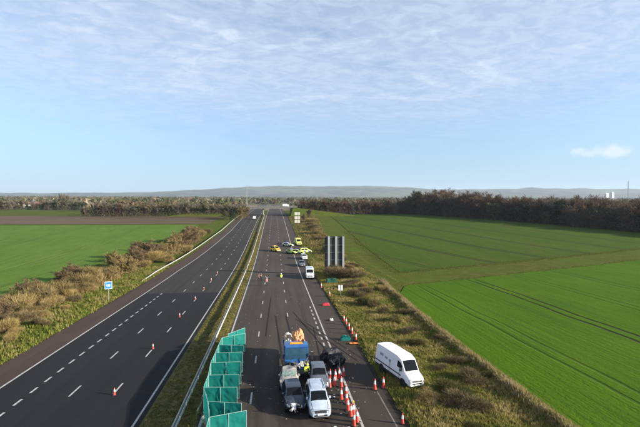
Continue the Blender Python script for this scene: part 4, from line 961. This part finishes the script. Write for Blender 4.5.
# ------------------------------------------------------------------ rescue gear and litter
p = P(358, 344.3)
board = empty('spine_board', (p.x, p.y, .04), (0, R(4), R(8)), 'bright orange rescue board lying across the shoulder edge and grass', 'rescue board')
m = MB(); prof = [(-1.05, .16), (-.9, .22), (-.2, .26), (.5, .25), (.95, .19), (1.1, .12)]
pts = [(x, s*w_, z) for x, w_ in prof for s, z in ((-1, .07), (-.5, .045), (0, .04), (.5, .045), (1, .07))]; m.grid(pts, 6, 5); pts = [(x, -s*w_, z-.05) for x, w_ in prof for s, z in ((-1, .07), (-.5, .045), (0, .04), (.5, .045), (1, .07))]; m.grid(pts, 6, 5)
m.build('board', ORNG, board, smooth=60)
for x in (-.6, .1, .7): MB().box((x, 0, .085), (.06, .5, .02)).build('strap', BLACKP, board)
p = P(345.5, 340.2); heap('folded_screen_heap', (p.x, p.y, .0), (1.25, .75, .5), 3.3, TEAL, 'heap of folded teal screen fabric on the right shoulder', 'screen heap', rough=.5)
p = P(326, 305.5); heap('red_bag', (p.x, p.y, .0), (1.3, .6, .45), 6.3, mat('red_kit_bag', (.42, .03, .035), .7, .3, var=.2), 'red kit bag lying on the right shoulder', 'bag')
p = P(331.5, 320.5); heap('white_sack', (p.x, p.y, .0), (.5, .45, .32), 8.3, BAGW, 'small white sack on the right shoulder short of the red bag', 'sack')
DGREEN = mat('dark_green_canvas', (.010, .060, .040), .75, .2, var=.3, scale=2., bump=.02)
p = P(331.5, 283.5); heap('green_tarpaulin', (p.x, p.y, .2), (2.4, 1.4, 1.2), 4.6, DGREEN, 'dark green tarpaulin heap on the verge below the big sign', 'tarpaulin', rough=.5)
k = 520; V = np.empty((k, 4, 3)); ctr = np.where(rng.random(k) < .75, 1, 0)
cx = np.where(ctr, rng.normal(4.0, 2.6, k), rng.uniform(-5, 9, k)); cy = np.where(ctr, rng.normal(38, 7, k), rng.uniform(28, 75, k))
s_ = .025+.08*rng.random(k)**3; an = rng.random(k)*6.28
for j in range(4):
    V[:, j] = np.stack([cx+np.cos(an+j*1.57)*s_*(1+.6*(j % 2)), cy+np.sin(an+j*1.57)*s_, .02+.04*rng.random(k)], 1)
pal = np.array([(.5, .5, .48), (.03, .03, .03), (.2, .19, .18), (.16, .05, .04), (.35, .35, .35)]); tag(link('crash_debris', soup('crash_debris', V.reshape(-1, 3), 4, mat('debris', (1, 1, 1), .5, .4, attr='tint'), pal[rng.integers(0, 5, k)])), 'small broken bits strewn over the carriageway around the pile-up', 'debris', kind='stuff')

# ------------------------------------------------------------------ people
SKIN = mat('skin', (.50, .32, .24), .6, .3, var=.08); TROUS = mat('dark_trousers', (.03, .032, .04), .85, .2, var=.2); BOOT = mat('boots', (.02, .02, .02), .6, .3)
REDJ = mat('faded_red_jacket', (.34, .17, .15), .8, .2, var=.15)
HELM = mat('helmet_white', (.7, .7, .68), .3, .5, var=.05); HELY = mat('helmet_yellow', (.7, .62, .05), .3, .5, var=.05); HAIR = mat('dark_hair', (.03, .022, .016), .8, .2)
def make_person(jacket, seed, bend=0., arm='down', helm=None):
    """one continuous skinned figure 1.78 m tall, facing -y"""
    rr = random.Random(seed); V = []; E = []; Rd = []
    def v(x, y, z, r, link_=None):
        V.append((x, y, z)); Rd.append(r)
        if link_ is not None: E.append((link_, len(V)-1))
        return len(V)-1
    pel = v(0, 0, .95, .145); wa_ = v(0, -.02-bend*.1, 1.12, .14, pel); ch = v(0, -.04-bend*.28, 1.34, .165, wa_); nk = v(0, -.05-bend*.38, 1.50, .065, ch)
    hd0 = v(0, -.075-bend*.42, 1.58, .085, nk); hd1 = v(0, -.08-bend*.45, 1.66, .10, hd0); hd2 = v(0, -.07-bend*.47, 1.74, .075, hd1)
    for s in (-1, 1):
        hip = v(s*.095, 0, .88, .10, pel); kn = v(s*.12, -.05*rr.random()-.02, .49, .068, hip); an_ = v(s*.13, .03, .10, .05, kn); to = v(s*.15, -.13, .045, .045, an_)
        sh = v(s*.19, -.03-bend*.3, 1.43, .075, ch)
        if arm == 'down' or (arm == 'one' and s > 0): el = v(s*.25, .0-bend*.35, 1.16, .052, sh); wr_ = v(s*.25, -.10-bend*.45, .93, .038, el); dirh = Vector((0, -.25, -.97))
        else: el = v(s*.27, -.06-bend*.3, 1.17, .052, sh); wr_ = v(s*.16, -.28-bend*.4, 1.20, .038, el); dirh = Vector((-s*.35, -.9, .1))
        pm = Vector(V[wr_])+dirh*.09; pmi = v(*pm, .036, wr_)
        sd_ = dirh.cross(Vector((s, 0, .2))).normalized()
        for k in range(4):
            b = pm+sd_*(k-1.5)*.02; m_ = b+dirh*(.045+.01*(k in (1, 2))); f0 = v(*(b+dirh*.01), .011, pmi); f1 = v(*m_, .010, f0); v(*(m_+dirh*.03+Vector((-s*.018, 0, 0))), .008, f1)
        tb = Vector(V[wr_])+dirh*.05+sd_*.035; t0 = v(*tb, .013, wr_); v(*(tb+dirh*.05+sd_*.02), .010, t0)
    me = bpy.data.meshes.new('body'); me.from_pydata(V, E, []); o = bpy.data.objects.new('tmp', me); C.objects.link(o)
    md = o.modifiers.new('skin', 'SKIN'); md.use_smooth_shade = True; sub_ = o.modifiers.new('sub', 'SUBSURF'); sub_.levels = 1
    for i, sv in enumerate(me.skin_vertices[0].data): sv.radius = (Rd[i]*1.08, Rd[i]*(.80 if i in (0, 1, 2) else 1.)); sv.use_root = i == 0
    dg = bpy.context.evaluated_depsgraph_get(); out = bpy.data.meshes.new_from_object(o.evaluated_get(dg)); bpy.data.objects.remove(o)
    out.materials.clear()
    for m_ in (SKIN, jacket, TROUS, BOOT, HAIR, WHITEP): out.materials.append(m_)
    hands = [Vector(V[i]) for i in range(len(V)) if Rd[i] == .036]
    for pl_ in out.polygons:
        c = pl_.center; z = c.z
        i = 1
        if z > 1.50: i = 4 if (z > 1.69 or c.y > -.05-bend*.40) else 0
        elif z < .12: i = 3
        elif z < .93 and abs(c.x) < .21: i = 2
        elif 1.10 < z < 1.17 and abs(c.x) < .22: i = 5
        if min((c-h).length for h in hands) < .12: i = 0
        pl_.material_index = i; pl_.use_smooth = True
    hx = Vector(V[hd1]); return out, hx
def person(x, y, rz, jacket, seed, label, bend=0., arm='down', helm=None):
    me, hx = make_person(jacket, seed, bend, arm)
    o = empty('person', (x, y, zf(y)), (0, 0, rz), label, 'person'); link('body', me, o)
    m = MB()
    m.box((-.035, -.098, .01), (.025, .012, .014)); m.box((.035, -.098, .01), (.025, .012, .014)); m.build('eyes', HAIR, o, loc=hx)
    m = MB(); m.add([(-.018, -.095, -.03), (.018, -.095, -.03), (0, -.128, -.03), (0, -.098, .02)], [(0, 1, 2), (0, 2, 3), (2, 1, 3)]); m.build('nose', SKIN, o, loc=hx)
    MB().box((0, -.093, -.062), (.05, .012, .010)).build('mouth', REDJ, o, loc=hx)
    if helm:
        m = MB().lathe([(.155, .02), (.125, .035), (.12, .08), (.085, .135), (.03, .155)], 14); m.build('helmet', helm, o, smooth=50, loc=hx+Vector((0, .005, .0)))
    return o
person(3.02, 38.15, R(20), HIVY, 3, 'person in yellow hi-vis jacket and helmet leaning in beside the truck cab', bend=.6, arm='both', helm=HELY)
p = P(281.3, 281.5); person(p.x, p.y, R(200), HIVY, 5, 'person in bright hi-vis yellow standing alone on the carriageway', arm='one', helm=HELM)
p = P(258.5, 281.2); person(p.x, p.y, R(90), REDJ, 6, 'person in faded red standing near the central reserve', arm='down')
p = P(261.3, 280.4); person(p.x, p.y, R(-60), REDJ, 7, 'person in faded red facing the one by the central reserve', arm='both')
p = P(266.5, 286.0); person(p.x, p.y, R(30), REDJ, 8, 'person in faded red standing on the lane line nearer the camera', arm='down', helm=HELM)

# ------------------------------------------------------------------ emergency vehicles beyond
def put(px, py): p = P(px, py); return (p.x, p.y, p.z)
def slope_at(y): return math.atan2(zf(y+2)-zf(y-2), 4)
p = put(310.6, 279.5); make_car('police_van', 5.3, 2.0, 2.35, P_WHITE, 'van', 'white van with roof beacons parked on the right shoulder, nearest emergency vehicle', cat='van', loc=(p[0], p[1]+2.6, p[2]), rot=(0, 0, TOWARD+R(-3)), police=(WHITEP, POLB))
p = put(302.3, 267); make_car('dark_car', 4.4, 1.8, 1.5, P_GREY, 'hatch', 'dark grey car stopped on the edge line between the emergency vehicles', loc=(p[0], p[1]+2.2, p[2]), rot=(0, 0, TOWARD))
p = put(304.3, 260.0); make_car('white_car', 4.5, 1.85, 1.62, P_WHITE, 'mpv', 'white car with dark windows on the shoulder behind the dark grey car', loc=(p[0], p[1]+2.2, p[2]), rot=(0, 0, TOWARD+R(5)))
for px, py, kd, hgt, L_, rz, nm, lb, mats_, m0 in (
    (292, 254.2, 'hatch', 1.5, 4.6, 40, 'police_car', 'yellow-marked police car slewed across the lane, left of the close group', (HIVY, POLB), HIVY),
    (298, 254.5, 'hatch', 1.5, 4.7, 75, 'police_car', 'yellow-marked police car in the middle of the close group', (HIVY, POLB), HIVY),
    (305.6, 253.5, 'mpv', 1.7, 4.6, 110, 'police_car', 'yellow-marked police car at the shoulder edge, right of the close group', (HIVY, POLB), HIVY),
    (288.0, 247.0, 'hatch', 1.5, 4.6, 70, 'police_car', 'white police car with yellow marks left of the ambulance', (HIVY, POLB), P_WHITE),
    (298.3, 245.5, 'van', 2.6, 6.0, 5, 'ambulance', 'pale yellow ambulance van behind the group of police cars', (HIVY, mat('ambulance_green', (.03, .25, .08), .4, .5)), mat('ambulance_yellow', (.72, .72, .22), .35, .5, var=.05)),
    (275.5, 252.0, 'mpv', 1.85, 4.8, 30, 'patrol_car', 'orange and yellow traffic patrol car alone in the outer lanes', (ORNG, HIVY), mat('patrol_yellow', (.70, .50, .06), .35, .5, var=.05))):
    p = put(px, py); make_car(nm, L_, 1.85 if kd != 'van' else 2.1, hgt, m0 if m0 is not HIVY else mat('pale_police_yellow', (.55, .62, .16), .4, .4, var=.06), kd, lb, 'emergency vehicles on the carriageway', 'car' if kd != 'van' else 'van', (p[0], p[1]+1.6, zf(p[1]+1.6)), (0, 0, TOWARD+R(rz)), police=mats_)
p = put(254.3, 219.2); make_car('white_van', 5.0, 1.95, 2.1, P_WHITE, 'van', 'white van on the left carriageway shoulder near the bridge', cat='van', loc=p, rot=(slope_at(p[1]), 0, -TOWARD))

# ------------------------------------------------------------------ signs
# big roadside sign seen from behind
p = P(334.6, 275.5); Zb, Wd = 1.2, 4.9
d_ = math.hypot(p.x, p.y); topz = CAM_H-(236.7-HOR)*(p.y*math.cos(YAW)+p.x*math.sin(YAW))/FOC; botz = CAM_H-(269-HOR)*(p.y*math.cos(YAW)+p.x*math.sin(YAW))/FOC
sg_ = empty('road_sign', (p.x, p.y, zf(p.y)), (0, 0, R(-4)), 'back of a tall road sign with pale posts on the right verge', 'road sign')
BACKM = mat('sign_back_dark', (.040, .042, .044), .6, .3, var=.2, scale=1.); POSTM = mat('sign_post_pale', (.36, .38, .37), .5, .5, metal=.2, var=.12)
hh = topz-botz; nx = 4
for k in range(nx):
    MB().box((-Wd/2+Wd*(k+.5)/nx, .10, botz+hh/2), (Wd/nx-.015, .05, hh)).build('panel', BACKM, sg_)
for x in (-1.42, .38, 2.16):
    MB().box((x, -.05, topz/2+.0), (.50, .22, topz+.02)).build('post', POSTM, sg_)
for z in np.linspace(botz+.3, topz-.3, 5): MB().box((0, .05, z), (Wd, .05, .07)).build('rail', STEEL_D, sg_)
# small sign with two white plates
p = P(340.6, 297.5); s2 = empty('marker_sign', (p.x, p.y, .1), (0, 0, R(-6)), 'small sign of two narrow white plates on a post on the right verge', 'sign')
MB().tube((0, 0, 0), (0, 0, 1.75), .04, n=8).build('post', STEEL_D, s2)
for x in (-.24, .24): MB().box((x, -.06, 1.7), (.36, .03, 1.0)).build('plate', WHITEP, s2)
# blue sign on the left verge
p = P(108, 301.5); s3 = empty('blue_sign', (p.x, p.y, .05), (0, 0, R(16)), 'small square blue sign with white marks on the left verge', 'road sign')
dd = p.y*math.cos(YAW)+p.x*math.sin(YAW); zt_ = CAM_H-(282.0-HOR)*dd/FOC; zb_ = CAM_H-(289.3-HOR)*dd/FOC; ws = 6.6*dd/FOC
MB().tube((0, 0, -.1), (0, 0, zt_-.1), .045, n=8).build('post', STEEL_D, s3)
MB().box((0, -.06, (zt_+zb_)/2), (ws, .03, zt_-zb_)).build('border', WHITEP, s3)
MB().box((0, -.08, (zt_+zb_)/2), (ws-.12, .02, zt_-zb_-.12)).build('panel', mat('sign_blue', (.035, .20, .62), .4, .5, var=.05), s3)
for x, w_ in ((-.2, .15), (.02, .09), (.2, .15)): MB().box((x, -.094, (zt_+zb_)/2-.02), (w_, .012, .42)).build('mark', WHITEP, s3)
# stacked white sign near the bridge
p = P(297.3, 224.5); s4 = empty('stacked_sign', (p.x, p.y, p.z), (0, 0, R(-5)), 'stacked cream sign panels beside the right carriageway short of the bridge', 'road sign')
dd = p.y*math.cos(YAW)+p.x*math.sin(YAW); k_ = dd/FOC; zt_ = CAM_H-(212.-HOR)*k_-p.z
CREAM = mat('sign_cream', (.62, .60, .50), .6, .3, var=.1)
for x in (-1.35*k_, 1.35*k_): MB().box((x, .12, zt_/2), (.2, .2, zt_)).build('post', STEEL_D, s4)
for i, z in enumerate((.87, .55, .24)):
    for x in (-1.4*k_, 1.4*k_): MB().box((x, 0, zt_*z), (2.5*k_, .08, zt_*.24)).build('panel', CREAM, s4)

# ------------------------------------------------------------------ bridge and what stands beyond it
YB = 316.; zb0 = zf(YB); CONC = mat('bridge_concrete', (.17, .165, .15), .85, .2, var=.2, scale=.6); CONC_D = mat('pier_concrete', (.22, .21, .19), .9, .2, var=.2, scale=.6)
br = empty('road_bridge', (0, YB, zb0), (0, 0, 0), 'concrete overbridge crossing the motorway in the distance', 'bridge')
zs = 5.3
MB().box((-7, 0, zs+.55), (50, 9, 1.1)).build('deck', CONC, br)
for sg in (-1, 1):
    MB().box((-7, sg*4.55, zs+1.25), (50, .25, .55)).build('parapet', CONC, br)
    for k in range(26): MB().box((-31.5+k*2, sg*4.55, zs+1.85), (.08, .08, .65)).build('rail_post', STEEL, br)
    MB().box((-7, sg*4.55, zs+2.18), (50, .07, .07)).build('handrail', STEEL, br)
for x in (-30.2, -8.3, 13.0):
    for y in (-2.8, 0, 2.8): MB().tube((x, y, -.5), (x, y, zs), .45, n=12).build('pier', CONC_D, br)
for sg in (-1, 1):
    em = MB(); x0 = 14.5 if sg > 0 else -31.5; L_ = 48*sg
    em.add([(x0, YB-5.5, zb0+zs+.9), (x0, YB+5.5, zb0+zs+.9), (x0+L_, YB+5.5, zb0+.3), (x0+L_, YB-5.5, zb0+.3), (x0-2*sg, YB-15, zb0-.6), (x0-2*sg, YB+15, zb0-.6), (x0+L_, YB+15, zb0-.6), (x0+L_, YB-15, zb0-.6)], [(0, 1, 2, 3), (0, 3, 7, 4), (1, 5, 6, 2), (0, 4, 5, 1), (3, 2, 6, 7)])
    o = em.build('embankment', M_GRASS); o['kind'] = 'structure'
def lorry(x, y, z, label, box_col):
    o = empty('lorry', (x, y, z), (0, 0, 0), label, 'lorry')
    MB().box((0, 0, 2.2), (6.2, 2.4, 2.6)).build('box_body', box_col, o); MB().box((4.2, 0, 1.7), (1.8, 2.3, 2.3), None, .92).build('cab', P_WHITE, o)
    o.scale = (.6, .8, .75); MB().box((5.05, 0, 2.15), (.08, 2.0, .8)).build('windscreen', GLASS, o); MB().box((.5, 0, .75), (8.5, .9, .3)).build('chassis', BLACKP, o); wheels(o, (-2.2, 3.9), 1.0, .48, .28)
lorry(8.6, YB-1.5, zb0+zs+1.1, 'white box lorry crossing the far bridge', P_WHITE)
# the mast on the skyline
p = P(247, 209.5); ms_ = empty('mast', p, (0, 0, 0), 'thin pale lattice mast rising above the trees left of the bridge', 'mast')
kk = (p.y*math.cos(YAW)+p.x*math.sin(YAW))/FOC; hm = 24*kk
for a in range(3):
    t = a*2.094; MB().tube((math.cos(t)*.9, math.sin(t)*.9, 0), (math.cos(t)*.25, math.sin(t)*.25, hm), .16, .10, 5).build('leg', STEEL_D, ms_)
for i in range(9):
    z = hm*i/9; r = .9-.65*i/9; m = MB()
    for a in range(3): t, u = a*2.094, (a+1)*2.094; m.tube((math.cos(t)*r, math.sin(t)*r, z), (math.cos(u)*r, math.sin(u)*r, z+hm/9), .08, n=4)
    m.build('brace', STEEL_D, ms_)
# houses far off on the left
WALLS = [mat('render_cream', (.55, .50, .42), .85, .2, var=.1), mat('brick_red', (.30, .15, .10), .85, .2, var=.15), mat('render_white', (.68, .67, .64), .85, .2, var=.08)]
ROOF = mat('roof_tile', (.17, .085, .065), .85, .2, var=.2); ROOF2 = mat('slate_roof', (.11, .11, .12), .8, .2, var=.2)
def house(px, py, w_, h, wm, rm, rz, label):
    p = P(px, py); o = empty('house', p, (0, 0, R(rz)), label, 'house', 'houses beyond the left fields'); d = w_*.7
    MB().box((0, 0, h/2), (w_, d, h)).build('wall', wm, o)
    m = MB(); m.add([(-w_/2-.3, -d/2-.4, h-.05), (w_/2+.3, -d/2-.4, h-.05), (w_/2+.3, d/2+.4, h-.05), (-w_/2-.3, d/2+.4, h-.05), (-w_/2-.3, 0, h+d*.42), (w_/2+.3, 0, h+d*.42)], [(0, 1, 5, 4), (2, 3, 4, 5), (0, 4, 3), (1, 2, 5), (3, 2, 1, 0)]); rf = m.build('roof', rm, o)
    MB().box((w_*.3, .3, h+d*.45), (.7, .7, 1.6)).build('chimney', WALLS[1], rf)
    for x in (-.3, 0, .3):
        for z in (.28, .72):
            MB().box((w_*x, -d/2-.03, h*z), (w_*.13, .08, h*.2)).build('window', GLASS, o)
hp = [(14, 206.5, 13, 5.5, 0, ROOF, 10, 'cream house with red roof, leftmost of the far village'), (22, 206, 11, 5, 1, ROOF, -20, 'red brick house second from the left in the far village'), (27, 207.5, 9, 5, 2, ROOF, 30, 'white house low in front of the far village trees'), (33, 205.5, 10, 6, 2, ROOF2, -10, 'white house with slate roof in the far village'), (40, 206.5, 12, 5, 1, ROOF, 15, 'red brick house right of the slate-roofed one in the far village'),
      (48, 206, 11, 5, 0, ROOF2, -25, 'cream house with slate roof near the three poplars'), (101, 204.5, 13, 7, 0, ROOF, 5, 'cream house among the trees right of the poplars'), (104.5, 205.3, 9, 6, 2, ROOF, 40, 'white house among the trees right of the poplars'), (189, 203, 22, 6, 0, ROOF, -3, 'long cream building above the trees behind the ploughed field'), (160, 203.5, 12, 6, 1, ROOF2, 12, 'brick house showing over the trees behind the ploughed field')]
for a in hp: house(a[0], a[1], a[2]*.75, a[3]*.8, WALLS[a[4]], a[5], a[6], a[7])
# white sheds and a chimney at the right-hand skyline
def shed(px, py, d, w_, h, label):
    x, y, _ = ray(px, HOR, d); z = CAM_H+(HOR-py)*d/FOC-h; z0 = zf(y)
    o = empty('warehouse', (x, y, z0), (0, 0, R(20)), label, 'warehouse'); H_ = max(h, z+h-z0)
    MB().box((0, 0, H_/2), (w_, w_*.5, H_)).build('wall', mat('shed_grey', (.40, .41, .42), .7, .3, var=.1), o); m = MB(); m.add([(-w_/2-1, -w_*.26, H_), (w_/2+1, -w_*.26, H_), (w_/2+1, w_*.26, H_), (-w_/2-1, w_*.26, H_), (-w_/2-1, 0, H_+4), (w_/2+1, 0, H_+4)], [(0, 1, 5, 4), (2, 3, 4, 5), (0, 4, 3), (1, 2, 5)]); m.build('roof', WALLS[2], o)
    for k in range(3): MB().box((w_*(k-1)*.3, -w_*.25-.1, 4), (w_*.12, .3, 6)).build('door', GLASS, o)
shed(606.5, 193.6, 3800, 34, 9, 'white warehouse on the right skyline, left one of two'); shed(612, 192.6, 4100, 40, 9, 'white warehouse on the right skyline, right one of two')
x, y, _ = ray(628, HOR, 4200); z0 = zf(y); zt = CAM_H+(HOR-181.5)*4200/FOC
ch_ = empty('chimney', (x, y, z0), (0, 0, 0), 'slender pale factory chimney on the right skyline', 'chimney')
MB().lathe([(5.5, 0), (4.0, (zt-z0)*.6), (3.2, zt-z0)], 14).build('stack', CONC, ch_, smooth=40); MB().lathe([(3.5, zt-z0-3), (3.6, zt-z0), (3.0, zt-z0+.4)], 14).build('rim', CONC_D, ch_, smooth=40)

# ------------------------------------------------------------------ haze
hz = bpy.data.materials.new('haze_air'); hz.use_nodes = True; t = hz.node_tree; t.nodes.clear()
pv = t.nodes.new('ShaderNodeVolumePrincipled'); pv.inputs['Color'].default_value = (.66, .80, 1, 1); pv.inputs['Density'].default_value = 6.0e-5; pv.inputs['Anisotropy'].default_value = .1
om = t.nodes.new('ShaderNodeOutputMaterial'); t.links.new(pv.outputs[0], om.inputs['Volume'])
hb = MB(); hb.box((0, 4160, 235), (18400, 8840, 476)); ho = hb.build('haze', hz); ho['kind'] = 'stuff'; tag(ho, 'thin blue haze over the far fields and hills', 'haze')
bpy.context.view_layer.update()
# things that look alike are told apart by their order from left to right
ORD = ['first', 'second', 'third', 'fourth', 'fifth', 'sixth', 'seventh', 'eighth', 'ninth', 'tenth', 'eleventh', 'twelfth', 'thirteenth', 'fourteenth', 'fifteenth', 'sixteenth', 'seventeenth', 'eighteenth', 'nineteenth', 'twentieth']
ORD += ['twenty-'+o for o in ORD[:9]]+['thirtieth']+['thirty-'+o for o in ORD[:9]]+['fortieth']
by = {}
for o in C.objects:
    if o.parent is None and 'label' in o: by.setdefault(o['label'], []).append(o)
for lb, os_ in by.items():
    if len(os_) > 1:
        os_.sort(key=lambda o: math.atan2(o.location.x, o.location.y))
        for o, w_ in zip(os_, ORD): o['label'] = lb+', '+w_+' from left'
